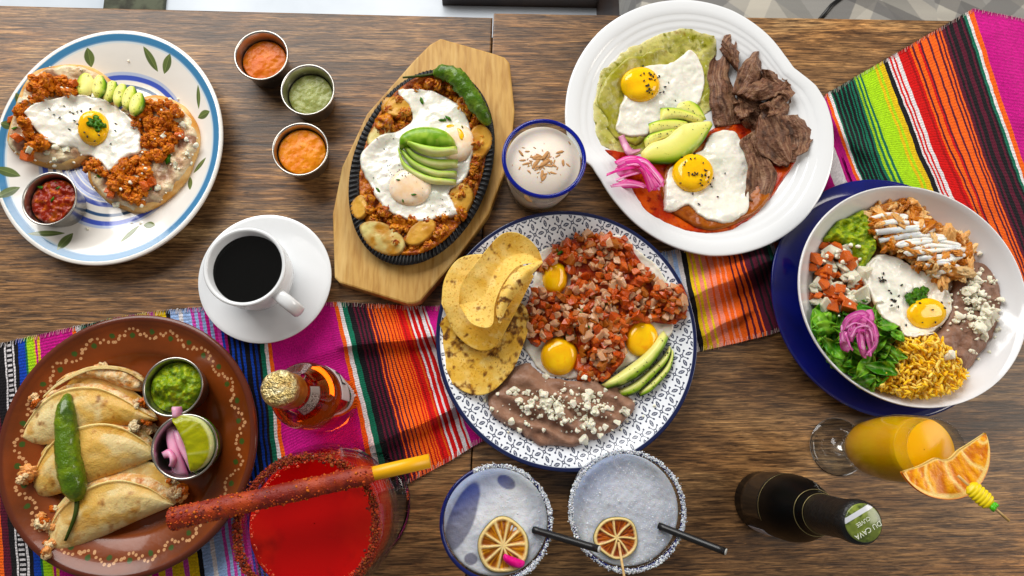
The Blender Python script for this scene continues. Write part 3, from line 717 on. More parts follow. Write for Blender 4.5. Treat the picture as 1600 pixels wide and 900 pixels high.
M_clay = mk('glazed_clay', img=image('dotted_scallop_print', base), rough=.3, spec=.3, coat=.3, coatr=.07, bump=[(40, .0006), (300, .0001)])
plate('clay_plate', 'brown glazed clay plate with dotted scallop border holding the tacos', 'clay', [(0, .009), (.6, .0092), (.66, .0098), (.70, .0142), (.74, .0178), (.86, .0208), (.93, .0235), (.955, .027), (.98, .0282), (1, .0262)], .007, M_clay, .003, seg=160)
# white swirl plate
def swirl(th, r):
    d = np.degrees(-th) % 360   # picture angle, clockwise from 3 o'clock
    ang = [0, 20, 45, 70, 90, 112, 135, 150, 158, 163, 168, 176, 200, 225, 250, 270, 290, 310, 322, 330, 335, 342, 350, 360]
    val = [1.0, 1.01, 1.005, .985, .97, .93, .885, .865, .875, .93, .975, .99, 1.0, 1.0, .985, .97, .945, .905, .875, .868, .90, .955, .985, 1.0]
    m_ = np.interp(d, ang, val); k = np.clip((r/.136-.70)/.3, 0, 1); return 1+(m_-1)*k
M_white = mk('white_porcelain', '#e6e8ea', .1, coat=.4, bump=[(25, .0004)])
Wp = []
for r_, z_ in [(0, .007), (.5, .0072), (.58, .008), (.63, .0105), (.67, .0135)]: Wp.append((r_, z_))
for k in range(4): b0 = .70+k*.055; Wp += [(b0, .0148+k*.0022), (b0+.02, .0156+k*.0022), (b0+.03, .0160+k*.0022), (b0+.036, .0166+k*.0022)]
Wp += [(.94, .0238), (.985, .0252), (1, .0248)]
plate('swirl_plate', 'large white plate with wavy swirl rim under eggs and beef', (1092, 200, 209, 205), Wp, .005, M_white, .002, rfun=swirl, seg=220)
M_blue = mk('cobalt_glaze', '#0a1668', .08, coat=.8, coatr=.05, var=[('#07104a', 20, .4, .7)])
plate('cobalt_plate', 'glossy cobalt blue plate under the white bowl', 'blue', [(0, .006), (.6, .0062), (.68, .007), (.76, .010), (.9, .0145), (.98, .0168), (1, .0166)], .005, M_blue, .003)
BX, BY, BR, bsx, bsy = None, None, None, None, None
Bp = [(0, .004), (.5, .0045), (.62, .007), (.72, .012), (.82, .0205), (.9, .0295), (.96, .038), (.99, .0435), (1, .044)]
o, (BX, BY, BR, bsx, bsy) = plate('white_bowl', 'white porcelain bowl of rice, beans and chicken on the cobalt plate', (1427, 464, 177, 173), Bp, .004, mk('bowl_porcelain', '#e2e2e4', .12, coat=.4, bump=[(25, .0003)]), .0105, foot=.45, cat='bowl')
plate('saucer', 'white porcelain saucer under the coffee cup', 'saucer', [(0, .0045), (.38, .0047), (.43, .0062), (.5, .0075), (.8, .0118), (.94, .0148), (1, .0152)], .0035, M_white, .003, cat='saucer', seg=96)

# ------------------------------------------------------------------ cutting board and iron skillet
M_board = mk('pale_board_wood', '#c39c60', .5, var=[('#a57a42', 40, .40, .7), ('#d6b67c', 16, .5, .75)], bump=[(60, .0003)], aniso=(6, .8, 1))
bp_ = Z2((385, 40), (545, 85), (590, 100), (606, 118), (622, 270), (610, 400), (590, 470), (540, 600), (430, 755), (322, 880), (305, 888), (280, 890), (62, 822), (46, 805), (40, 600), (70, 450), (150, 280), (300, 110), (350, 60))
wx, wy = P([p[0] for p in bp_], [p[1] for p in bp_], .017); bpw = np.c_[wx, wy]
v, f, ex = prism(bpw, .0004, .017, .002)
# grain runs along the board: give the mesh its own turned frame
brd = solo('skillet_board', 'pale worn wooden underliner board beneath the iron skillet', 'board', (v, f, ex), M_board)
sc_x, sc_y = P(*Z2((328, 443))[0], .026); zsk = .028
k1 = (H-.028)/F; SKL, SKW = 350/2.045*k1*1.03, 228/2.045*k1*1.02; rot_s = math.radians(90-16)
def rib(th, r, k): return 0
M_iron = mk('cast_iron', '#0d0d0e', .42, spec=.5, bump=[(500, .0002)], var=[('#1c1c1e', 60, .4, .7)])
segs = 720; nr = 120
def sk_r(th, r): return 1+0*th
def sk_z(th, r, k):
    w = .5+.5*np.sign(np.sin(th*nr))*np.abs(np.sin(th*nr))**.5
    return -.0022*(1-w) if k in (6, 7, 8, 9) else 0
prof_s = [(.0004, .0172), (.80, .0172), (.86, .0185), (.965, .0235), (1.0, .0245), (1.004, .0262), (1.0, .0282), (.975, .0290), (.94, .0290), (.89, .0282), (.875, .027), (.85, .0215), (.80, .0205), (.0004, .0205)]
v, f, ex = lathe(sc_x, sc_y, prof_s, SKL, SKW, segs, None, rot_s, sk_z)
solo('iron_skillet', 'oval black cast iron skillet with ribbed rim on the wooden board', 'skillet', (v, f, ex), M_iron, loc=(sc_x, sc_y, .0172))
splat(*[q.ravel() for q in (lambda gx_, gy_: (gx_, gy_, np.where(pdist(gx_, gy_, bpw)[0] > 0, .017, 0)))(*np.meshgrid(np.arange(bpw[:, 0].min(), bpw[:, 0].max(), .001), np.arange(bpw[:, 1].min(), bpw[:, 1].max(), .001)))])
hm_lathe(sc_x, sc_y, [(0, .0205), (.80, .0205), (.85, .0215), (.875, .027), (.94, .029), (1, .028)], SKL, SKW, rot_s)

# ------------------------------------------------------------------ metal sauce cups
M_steel = mk('brushed_steel', '#b4b0aa', .3, metal=1, bump=[(200, .00008)])
def cup(label, cx_, cy_, a_, b_, z0, h=.030, group='steel sauce cups'):
    X, Y, ra_, rb_ = ring_px(cx_, cy_, a_, b_, z0+h); R = (ra_+rb_)/2; sx, sy = ra_/R, rb_/R
    pr = [(.0004, z0), (.70*R, z0), (.76*R, z0+.0015), (.90*R, z0+h*.75), (.945*R, z0+h-.0015), (.99*R, z0+h-.0018), (R, z0+h-.0008), (.985*R, z0+h), (.94*R, z0+h-.0002), (.915*R, z0+h-.0015), (.875*R, z0+h*.75), (.73*R, z0+.002), (.68*R, z0+.0012), (.0004, z0+.0012)]
    o = solo('sauce_cup', label, 'sauce cup', lathe(X, Y, pr, sx, sy, 72), M_steel, group, loc=(X, Y, z0))
    hm_lathe(X, Y, [(0, z0+.0012), (.68*R, z0+.0012), (.73*R, z0+.002), (.915*R, z0+h-.0015), (R, z0+h)], sx, sy)
    def circ(level):  # inner circle at a fill level (0..1 of the height), world coordinates
        rr = R*(.73+(.905-.73)*level)*.985; a = np.linspace(0, 2*np.pi, 40, endpoint=False); return np.c_[X+rr*np.cos(a)*sx, Y+rr*np.sin(a)*sy]
    return o, circ, z0, h
# ------------------------------------------------------------------ food materials
def food(name, col=None, **k):
    d = dict(rough=.35, sss=.2, sscale=.003, spec=.25); d.update(k); d['coat'] = d.get('coat', 0)*.6; return mk(name, col, **d)
M_eggw = food('egg_white', attr=True, rough=.28, sss=.3, sscale=.003, coat=1.2, coatr=.1, bump=[(150, .0008)])
M_yolk = food('egg_yolk', '#f8bc0c', rough=.1, sss=.35, srad=(1, .75, .2), sscale=.004, coat=.9, coatr=.04, var=[('#fccc18', 60, .4, .65), ('#eea006', 110, .60, .78)], bump=[(90, .0002)])
M_yolkw = food('veiled_yolk', '#f0cfa8', rough=.22, sss=.3, sscale=.004, coat=.6, var=[('#f6e6d2', 90, .35, .65)], bump=[(120, .0003)])
M_seed = mk('black_sesame', '#0b0a0a', .4)
M_avo = food('avocado_flesh', attr=True, rough=.34, coat=.3, var=[('#d2d27c', 80, .56, .8), ('#8a7a34', 210, .68, .8)], sss=.25, sscale=.004, bump=[(160, .0003)])
M_beans = food('refried_beans', '#8f6e5c', rough=.36, sss=.1, coat=.12, coatr=.25, var=[('#a48472', 120, .45, .7), ('#684534', 60, .55, .8)], bump=[(420, .0006), (120, .0012)])
M_cheese = food('fresh_cheese', '#eeead8', rough=.7, sss=.3, sscale=.002, bump=[(700, .0003)])
M_tort = food('corn_tortilla', attr=True, rough=.6, sss=.15, sscale=.003, var=[('#c08a2c', 420, .56, .72), ('#ecd088', 140, .56, .76), ('#8a5a22', 700, .64, .74)], bump=[(500, .0003), (120, .0004)])
M_tom = food('cooked_tomato', '#b84a1e', rough=.12, sss=.3, coat=.8, var=[('#cc6e34', 160, .45, .68), ('#7e200c', 130, .55, .75)], bump=[(400, .0004)])
M_tom2 = food('ripe_tomato', '#b84a20', rough=.14, sss=.3, coat=.4, var=[('#e08848', 160, .42, .66)], bump=[(400, .0003)])
M_on = food('cooked_onion', '#cc9c76', rough=.12, sss=.6, sscale=.006, coat=.9, var=[('#d8b498', 150, .42, .66), ('#a45c36', 120, .55, .72)], bump=[(300, .0003)])
M_on2 = food('browned_onion', '#a8622c', rough=.2, sss=.4, coat=.2, var=[('#9c5a30', 200, .4, .7)], bump=[(300, .0003)])
M_onw = food('raw_onion', '#dcd8c4', rough=.25, sss=.5, sscale=.005, coat=.3, bump=[(300, .0003)])
M_salsa = food('red_salsa', '#86280a', rough=.22, sss=.1, coat=.1, var=[('#c46a24', 170, .50, .7), ('#7a1f0c', 60, .5, .75)], bump=[(350, .0008), (130, .001)])
M_chor = food('chorizo', '#b8621c', rough=.42, sss=.1, coat=.1, var=[('#dc8a36', 260, .42, .62), ('#74330f', 180, .56, .72)], bump=[(900, .0009), (400, .0008)])
M_herb = food('fresh_herb', '#4c7a22', rough=.45, sss=.2, var=[('#2f5716', 300, .4, .6)], bump=[(600, .0002)])
M_pink = food('pickled_onion', attr=True, rough=.22, sss=.5, srad=(1, .4, .5), sscale=.004, coat=.4, bump=[(200, .0002)])
M_chile = food('roast_chile', '#557018', rough=.2, sss=.05, coat=1.0, coatr=.07, var=[('#7f9430', 60, .45, .7), ('#36500f', 45, .52, .72)], bump=[(420, .0006), (170, .0022)])
M_stem = food('chile_stem', '#38461a', rough=.5, sss=0)
M_guac = food('guacamole', '#76901c', rough=.35, sss=.2, coat=.1, var=[('#a8b440', 200, .45, .64), ('#4c6a14', 130, .53, .7)], bump=[(420, .001), (150, .002)])
M_spud = food('fried_potato', attr=True, rough=.4, sss=.2, coat=.2, bump=[(300, .0004)])
W_, BR_ = np.array(C('#f4f1ea')), np.array(C('#b98a4a'))

def egg(name_label, poly, T=.0022, seed=0, edge=.0022, brown=.35, yolks=(), grp=None, noise=None, dome=.0015, trans=.0, wob=.0013):
    """yolks: (px, py, rx, ry in picture pixels, height, material)"""
    def cf(gx, gy, sd, h):
        n = fbm(gx, gy, .012, 3, seed+4); b_ = np.clip(ss(-sd, -.0016, .0002)*(.55+1.1*n), 0, 1)*brown*1.5
        c = mix(np.array(C('#e9e6db')), np.array(C('#cdd0bf')), ss(fbm(gx, gy, .022, 2, seed+9), .1, .7)*.7)
        return mix(c, BR_, b_)
    g = blob(poly, T, edge=edge, dome=dome, noise=noise or [(.016, .0022), (.006, .0008)], bl=5, seed=seed, wob=wob, wobs=.0045, colfn=cf)
    c = g[0][:, :2].mean(0); t = thing('fried_egg', name_label, 'fried egg', (c[0], c[1], g[0][:, 2].min()), grp)
    part('egg_white', g, M_eggw, t)
    for (x_, y_, a_, b_, hh, mt) in yolks:
        an = np.linspace(0, 2*np.pi, 24, endpoint=False); pl = [(x_+a_*math.cos(q)*(1+.03*math.sin(2*q+seed)), y_+b_*math.sin(q)) for q in an]
        part('yolk', blob(pl, hh, edge=.011 if mt is M_yolk else .014, bl=4, seed=seed+3, noise=[(.02, .0004)]), mt, t)
    return t
def seeds(parent, pts, size=.0011, seed=0):
    size *= 1.2
    part('sesame_seeds', crumbs(pts, size, [SEED], seed, sink=.0, var=.12, up=False), M_seed, parent, kind='stuff')
def herbs(parent, pts, size=.0022, seed=0, name='herb_flakes'):
    r = np.random.default_rng(seed); it = []
    lf = np.array([(-1, 0, 0), (-.3, .45, .12), (.5, .4, .05), (1, 0, .1), (.5, -.4, 0), (-.3, -.45, .14)]); lff = [[5, 4, 1, 0], [4, 3, 2, 1]]
    lfv = np.vstack([lf, lf-np.array([0, 0, .12])]); lff = [[0, 5, 4, 3, 2, 1][::-1], [6, 7, 8, 9, 10, 11][::-1]]+[[k, k+6, (k+1) % 6+6, (k+1) % 6] for k in range(6)]
    for px, py in pts:
        s = size*np.exp(r.normal(0, .35)); x_, y_, z_ = [float(q) for q in surf(np.array([px]), np.array([py]), .001)]
        it.append((lfv, lff, (s, s*.8, s), rotm(r.random()*6.28, r.normal(0, .25), r.random()*6), (x_, y_, z_+.0007)))
    part(name, joined(it), M_herb, parent, kind='stuff')
def cilantro(parent, px, py, s=.006, seed=0, n=5):
    """a sprig leaf: rounded lobes round a centre"""
    r = np.random.default_rng(seed); pts = []
    x_, y_, z_ = [float(q) for q in surf(np.array([px]), np.array([py]), .002)]; th = np.linspace(0, 2*np.pi, 48, endpoint=False)
    for k in range(n):
        a = k*2*np.pi/n+r.normal(0, .3); d = s*.75; cx_, cy2 = x_+math.cos(a)*d, y_+math.sin(a)*d; rr = s*.55*(1+.28*np.abs(np.sin(th*2.5+r.random()*3)))
        v = np.vstack([[cx_, cy2, z_+.0022], np.c_[cx_+rr*np.cos(th), cy2+rr*np.sin(th), z_+.0016+.0012*np.sin(th*3+k)+.001*k/n]]); v2 = v-np.array([0, 0, .0004])
        f = [[0, i+1, (i+1) % 48+1] for i in range(48)]; f += [[49+q for q in t_[::-1]] for t_ in f]+[[i+1, i+50, (i+1) % 48+50, (i+1) % 48+1] for i in range(48)]
        part('leaf', (np.vstack([v, v2]), f, {}), M_herb, parent)
AV = [(0, np.array(C('#2c4a12'))), (.04, np.array(C('#4c7a1c'))), (.12, np.array(C('#93b838'))), (.30, np.array(C('#dadb78'))), (1, np.array(C('#eee6a0')))]
def avcol(s, t, x, y):
    w = t*.999; c = np.stack([np.interp(w, [q[0] for q in AV], [q[1][k] for q in AV]) for k in range(3)], -1); return c
def avcol2(s, t, x, y):   # skin edge on both rims of a back slice
    return avcol(s, np.abs(t-.0), x, y)
def slice_(A, B, label, group, T=.006, seed=0, lift=0, q=.7, col=avcol, pepper=0, liftfn=None, ends=4, noise=.0004):
    g = ribbon(A, B, T, 26, 13, 'q', q, lift, liftfn, 2.6, ends, [(.01, noise)], colfn=col, seed=seed)
    o = solo('avocado_slice', label, 'avocado slice', g, M_avo, group)
    if pepper:
        r = np.random.default_rng(seed); a = np.array(catmull(A, 20, False)); b = np.array(catmull(B, 20, False)); pts = []
        for _ in range(pepper): k = r.integers(2, 18); t = .2+.6*r.random(); pts.append(a[k]*(1-t)+b[k]*t)
        part('pepper_specks', crumbs(pts, .00055, [SEED], seed, 0, .3, up=False), M_seed, o, kind='stuff')
    return o
TC = [np.array(C(h)) for h in ('#eac878', '#dcb056', '#7a481a', '#44230e', '#f2da9a')]
def tortcol(char=.58, seed=0, fine=.006):
    def f(s, t, x, y):
        n = fbm(x, y, .03, 3, seed); m_ = fbm(x, y, fine, 3, seed+7)+.35*fbm(x, y, .03, 2, seed+8)
        c = mix(TC[0], TC[1], ss(n, -.2, .5)); c = mix(c, TC[4], ss(fbm(x, y, .012, 2, seed+2), .2, .6)*.5); c = mix(c, TC[2], ss(m_, char-.18, char+.02)*.85); return mix(c, TC[3], ss(m_, char+.03, char+.2)*.8)
    return f

# ------------------------------------------------------------------ left plate: two bread halves with beans, chorizo, cheese, egg
M_bread = food('toasted_bread', '#c98f4e', rough=.6, var=[('#e4c08a', 60, .4, .65), ('#8a5424', 40, .6, .8)], bump=[(250, .0005)])
M_melt = food('melted_cheese_and_beans', '#cdb08e', rough=.3, sss=.3, coat=.3, var=[('#e4d6b6', 70, .42, .58), ('#96705a', 45, .52, .66)], bump=[(160, .0012), (420, .0005)])
bA = Z1((22, 430), (45, 350), (75, 270), (130, 200), (200, 178), (290, 176), (350, 205), (400, 270), (370, 400), (285, 505), (230, 532), (160, 530), (90, 505), (38, 470))
bB = Z1((300, 570), (320, 470), (400, 340), (490, 290), (560, 282), (625, 312), (668, 370), (682, 430), (664, 510), (628, 580), (560, 645), (480, 682), (420, 672), (350, 635))
for k, (bp, lb) in enumerate(((bA, 'open bread half near the plate rim beneath the egg and tomato bits'), (bB, 'open bread half by the avocado fan with the larger chorizo heap'))):
    g = blob(bp, .011, edge=.008, noise=[(.02, .001)], seed=k, bl=2, wob=.0012, wobs=.02); c = g[0][:, :2].mean(0)
    t = thing('bread_half', lb, 'bread', (c[0], c[1], g[0][:, 2].min()), 'open sandwich halves'); part('crust', g, M_bread, t)
    cc = np.array(bp).mean(0); part('melted_topping', blob([tuple(cc+(np.array(p)-cc)*.94) for p in bp], .0028, edge=.003, noise=[(.009, .0018), (.004, .0008)], seed=k+5, wob=.0035, wobs=.008), M_melt, t)
e1p = catmull(Z1((84, 345), (110, 315), (150, 298), (230, 285), (300, 285), (360, 302), (410, 330), (450, 365), (475, 402), (482, 450), (476, 482), (440, 492), (405, 518), (370, 542), (352, 520), (312, 490), (280, 488), (260, 465), (220, 460), (160, 440), (120, 400)), 60, True)
chz = [Z1((105, 235), (150, 218), (230, 228), (272, 245), (272, 285), (200, 290), (150, 300), (110, 320)), Z1((62, 330), (100, 300), (112, 380), (100, 400), (60, 360)), Z1((95, 405), (160, 440), (150, 472), (98, 462)),
       Z1((458, 315), (520, 300), (602, 305), (622, 370), (602, 450), (560, 502), (490, 495), (482, 430), (455, 370)), Z1((352, 545), (430, 500), (490, 490), (502, 560), (488, 650), (440, 645), (400, 605), (365, 590)), Z1((282, 505), (340, 500), (350, 545), (300, 540))]
cn = [52, 12, 18, 110, 70, 12]
for k, (pl, n) in enumerate(zip(chz, cn)):
    lab = ['chorizo crumbles behind the egg on the open bread near the plate edge', 'few chorizo crumbles at the end of the egg', 'small chorizo patch below the egg beside tomato bits', 'largest heap of chorizo crumbles next to the avocado fan', 'chorizo crumbles between the egg tip and the salsa cup side', 'stray chorizo crumbles where the two bread halves meet'][k]
    t = solo('chorizo_crumble', lab, 'chorizo', crumbs([q for q in inpoly(pl, int(n*1.5), k, 2.2) if pdist(np.array([q[0]]), np.array([q[1]]), e1p)[0][0] < 2], .0030, LUR, k, .3, .38), M_chor, 'chorizo on the bread halves', kind='stuff')
t = thing('tomato_bits', 'scattered tomato cubes and onion bits on the two bread halves', 'diced tomato', (*P(100, 200), .02))
pieces('tomato_cube', t, Z1((42, 367), (60, 428), (380, 625), (372, 610), (522, 585), (615, 420), (95, 492), (255, 245), (500, 600)), .0046, CU, [M_tom2], 1)
pieces('onion_piece', t, Z1((100, 470), (160, 480), (185, 500), (225, 470), (540, 600), (600, 520), (640, 480), (560, 420), (400, 655), (630, 385), (75, 300)), .0036, CU, [M_onw], 2, squash=(1.2, .9, .5))
M_gry = food('avocado', '#8fb03a')
part('cheese_crumbs', crumbs(inpoly(bB, 60, 4)+inpoly(bA, 30, 5)+Z1((300, 740), (440, 165), (450, 720), (480, 722), (610, 295), (555, 640)), .0013, LU1, 6, .2, .4), M_cheese, t, kind='stuff')
herbs(t, Z1((575, 500), (580, 510), (505, 600), (50, 395), (150, 430), (340, 560)), .0035, 3)
tops = [((300, 205), (278, 285)), ((345, 212), (330, 290)), ((392, 232), (362, 305)), ((425, 242), (398, 318)), ((456, 250), (428, 330)), ((482, 272), (452, 350))]
for k, (a, b) in enumerate(tops):
    a, b = np.array(a, float), np.array(b, float); d = b-a; pr = np.array([d[1], -d[0]])/np.hypot(*d); wd = 54 if k == 0 else 44
    A = [tuple(a+pr*wd*.1), tuple(a+d*.3+pr*wd*.55), tuple(a+d*.7+pr*wd*.6), tuple(b+pr*wd*.2)]; B = [tuple(a-pr*wd*.2), tuple(a+d*.3-pr*wd*.5), tuple(a+d*.7-pr*wd*.5), tuple(b-pr*wd*.2)]
    if k == 0: A, B = B, A
    slice_(Z1(*A), Z1(*B), 'thick dark-skinned end slice of the avocado fan beside the chorizo egg' if k == 0 else ['', 'second avocado slice from the dark-skinned end of the chorizo plate fan', 'third avocado slice from the dark-skinned end of the chorizo plate fan', 'third avocado slice from the thin end of the chorizo plate fan', 'second avocado slice from the thin end of the chorizo plate fan', 'last avocado slice touching the large chorizo heap'][k], 'avocado fan on the blue-rimmed plate', .0045, k, .003, .75, pepper=10 if k else 4)
e1 = egg('oval fried egg with cilantro leaf lying across the two bread halves', Z1((84, 345), (110, 315), (150, 298), (230, 285), (300, 285), (360, 302), (410, 330), (450, 365), (475, 402), (482, 450), (476, 482), (440, 492), (405, 518), (370, 542), (352, 520), (312, 490), (280, 488), (260, 465), (220, 460), (160, 440), (120, 400)), .003, 11, dome=.003,
         yolks=[(*Z1((316, 392))[0], 25, 27, .008, M_yolk)])
seeds(e1, Z1((170, 330), (185, 350), (205, 360), (250, 345), (265, 340), (280, 338), (255, 370), (238, 400), (290, 410), (300, 425), (340, 420), (396, 405), (397, 380), (270, 385), (325, 440), (240, 340), (310, 330), (220, 320), (380, 450), (345, 330)), .0012, 1)
cilantro(e1, *Z1((322, 372))[0], .0055, 2, 5); cilantro(e1, *Z1((345, 392))[0], .0045, 3, 4)
_, circ, z0, h = cup('small steel cup of chunky red salsa on the blue-rimmed plate', *Z1((168, 637))[0], 43, 42, .0095)
solo('red_salsa', 'chunky red tomato salsa in the cup on the blue-rimmed plate', 'salsa', blob(circ(.72), .001, zc=z0+h*.70, world=True, edge=.003, dome=.004, noise=[(.006, .003), (.003, .0012)], seed=4), M_salsa)
t = thing('salsa_herbs', 'chopped green herb bits on the chunky red salsa', 'herbs', (*P(*Z1((168, 637))[0]), .03)); herbs(t, Z1((150, 590), (190, 580), (145, 600), (120, 620), (200, 600), (180, 640)), .003, 8)

# ------------------------------------------------------------------ three sauces on the wood
for (cx_, cy_, a_, b_, lb, lv, mt, sl) in [
    (408, 86, 42.7, 39, 'steel cup of smooth orange sauce farthest from the coffee', .60, food('orange_sauce', '#cc680a', rough=.3, sss=.1, var=[('#d87c1c', 130, .4, .7)], bump=[(160, .0004)]), 'smooth dark orange sauce in the cup nearest the table edge'),
    (480.7, 140, 42.5, 40, 'steel cup of pale green sauce between the two orange ones', .58, food('green_sauce', '#93985a', rough=.25, sss=.3, coat=.1, var=[('#a6ab74', 150, .4, .7), ('#6e8030', 300, .62, .72)], bump=[(260, .0007)]), 'pale green tomatillo sauce in a steel cup'),
    (469, 233, 44.5, 41.8, 'steel cup of bright orange sauce nearest the coffee cup', .74, food('bright_orange_sauce', '#da8010', rough=.3, sss=.2, var=[('#e0922c', 140, .4, .7), ('#b85a0a', 320, .6, .72)], bump=[(200, .0006)]), 'bright orange sauce in the cup nearest the skillet and coffee')]:
    _, circ, z0, h = cup(lb, cx_, cy_, a_, b_, 0.0004, .032)
    solo('table_sauce', sl, 'sauce', blob(circ(lv), .0008, zc=z0+h*lv, world=True, edge=.002, dome=.0015, noise=[(.009, .0012), (.004, .0005)], seed=int(cx_)), mt, 'sauces in steel cups')

# ------------------------------------------------------------------ skillet food
inner = [(328+(350*c_*math.cos(a)*.2756-228*c_*math.sin(a)*-.9613)*1, 443+(-350*c_*math.cos(a)*.9613+228*c_*math.sin(a)*.2756)) for c_ in (.85,) for a in np.linspace(0, 2*np.pi, 30, endpoint=False)]
M_chili = food('bean_chorizo_stew', '#94481a', rough=.3, sss=.1, coat=.2, var=[('#c47c34', 150, .42, .62), ('#55200c', 100, .52, .7)], bump=[(450, .0009), (180, .0016)])
solo('bean_stew', 'lumpy brown bean and chorizo stew filling the iron skillet', 'stew', blob(Z2(*inner), .005, edge=.006, dome=.003, noise=[(.010, .003), (.005, .0022)], seed=21), M_chili)
M_lump = food('stew_lump', '#a2521e', rough=.32, coat=.2, var=[('#cc8a3c', 200, .42, .6), ('#62260c', 120, .52, .7)], bump=[(600, .0008)])
eskp = catmull(Z2((248, 207), (290, 203), (350, 205), (400, 225), (440, 255), (470, 300), (487, 350), (488, 410), (475, 470), (450, 505), (412, 535), (428, 570), (445, 602), (420, 611), (370, 615), (330, 626), (290, 622), (240, 605), (200, 580), (160, 510), (132, 460), (128, 415), (150, 385), (190, 352), (240, 338), (275, 322), (295, 300), (287, 260), (262, 235)), 80, True)
solo('stew_lumps', 'loose chorizo and bean lumps on the stew around the skillet egg', 'chorizo', crumbs([q for q in inpoly(Z2(*[(328+(x_-328)*.94, 443+(y_-443)*.94) for x_, y_ in inner]), 620, 3, 2.2) if pdist(np.array([q[0]]), np.array([q[1]]), eskp)[0][0] < 1], .0030, LUR, 31, .4, .4), M_lump, kind='stuff')
SP = [np.array(C(h)) for h in ('#d0a254', '#b27e38', '#84501a', '#d2c488')]
def spud(label, c, rx, ry, an, seed, pale=False, lift=.002):
    a = np.linspace(0, 2*np.pi, 22, endpoint=False); an = math.radians(an)
    pl = [(c[0]+rx*math.cos(q)*math.cos(an)*(1+.06*math.sin(3*q+seed))-ry*math.sin(q)*math.sin(an), c[1]+rx*math.cos(q)*math.sin(an)+ry*math.sin(q)*math.cos(an)) for q in a]
    def cf(gx, gy, sd, h): n = fbm(gx, gy, .012, 3, seed); return mix(mix(SP[3] if pale else SP[0], SP[1], ss(n, -.2, .5)), SP[2], ss(-sd, -.0035, 0)*.7)
    solo('potato_slice', label, 'potato slice', blob(Z2(*pl), .0042, edge=.0018, bl=10, noise=[(.014, .0016), (.005, .0005)], seed=seed, colfn=cf), M_spud, 'potato slices in the skillet')
spud('golden potato slice tucked under the narrow top of the skillet egg', (246, 262), 52, 34, 5, 1)
spud('golden potato slice beside the avocado at the skillet rim', (510, 372), 38, 56, 8, 2)
spud('browned potato slice under the lower egg edge beside the rim', (448, 558), 40, 58, 20, 3)
spud('large pale greenish potato slice near the wide skillet end', (200, 680), 80, 46, 30, 4, True)
spud('dark golden potato slice between pale slice and egg', (322, 660), 58, 34, -40, 5)
spud('small potato slice at the skillet side away from avocado', (128, 580), 28, 40, 10, 6)
spud('pale potato strip along the skillet side by the egg', (190, 345), 30, 55, 35, 7, True)
spud('potato slice half hidden by the green chile', (460, 262), 26, 34, -20, 8)
ske = egg('double fried egg with two veiled yolks covering the skillet stew', Z2((248, 207), (290, 203), (350, 205), (400, 225), (440, 255), (470, 300), (487, 350), (488, 410), (475, 470), (450, 505), (412, 535), (428, 570), (445, 602), (420, 611), (370, 615), (330, 626), (290, 622), (240, 605), (200, 580), (160, 510), (132, 460), (128, 415), (150, 385), (190, 352), (240, 338), (275, 322), (295, 300), (287, 260), (262, 235)), .003, 23, dome=.003, brown=.25,
          yolks=[(*Z2((438, 372))[0], 27, 30, .006, M_yolkw), (*Z2((288, 515))[0], 34, 29, .006, M_yolkw)])
herbs(ske, Z2((400, 300), (410, 296), (390, 302), (250, 493), (300, 540), (265, 560), (185, 525), (485, 455), (490, 445), (455, 325), (325, 240)), .0032, 5)
part('pepper_specks', crumbs(around(Z2((285, 480))[0], (28, 12), 40, 5)+around(Z2((220, 400))[0], (20, 22), 30, 6)+around(Z2((380, 570))[0], (16, 8), 18, 6), .0005, [SEED], 3, 0, .3, up=False), M_seed, ske, kind='stuff')
part('runny_yolk', blob(Z2((438, 330), (452, 335), (460, 350), (455, 368), (446, 360), (442, 345)), .0008, edge=.001, seed=3), M_yolk, ske)
part('runny_yolk', blob(Z2((404, 318), (424, 316), (428, 324), (408, 328)), .0008, edge=.001, seed=3), M_yolk, ske)
SA = [((252, 392), (256, 352), (300, 326), (352, 322), (400, 335), (430, 362)), ((275, 365), (330, 380), (390, 388), (438, 382)), ((268, 375), (310, 410), (370, 425), (440, 425)), ((258, 385), (300, 430), (370, 460), (437, 462)), ((250, 385), (275, 440), (350, 480), (436, 490))]
SB = [((272, 385), (310, 384), (350, 386), (390, 388), (415, 386), (434, 378)), ((275, 374), (320, 404), (380, 416), (440, 404)), ((265, 387), (305, 432), (370, 456), (440, 450)), ((254, 397), (295, 450), (370, 484), (437, 480)), ((247, 394), (270, 458), (345, 501), (434, 507))]
avd = lambda s, t, x, y: mix(np.array(C('#6a962a')), np.array(C('#a8c65c')), ss(fbm(x, y, .006, 2, 3)+.6*s, -.3, .9))
def avs(s, t, x, y): return mix(mix(np.array(C('#4f8020')), np.array(C('#a6c65a')), ss(t, .03, .22)), np.array(C('#e4e6a8')), ss(t+.15*fbm(x, y, .01, 2, 6), .3, .75)*ss(s, .1, .5))
for k in range(5):
    slice_(Z2(*SA[k]), Z2(*SB[k]), ['broad green uncut back slice of the skillet avocado', 'upper avocado slice below the broad back slice on the skillet', 'middle avocado slice of the skillet fan', 'second lowest avocado slice of the skillet fan', 'lowest curved avocado slice of the skillet fan'][k], 'avocado fan on the skillet egg', [.011, .008, .007, .006, .005][k], 40+k, .004-.001*k, .75, avd if k == 0 else avs, noise=.0001)
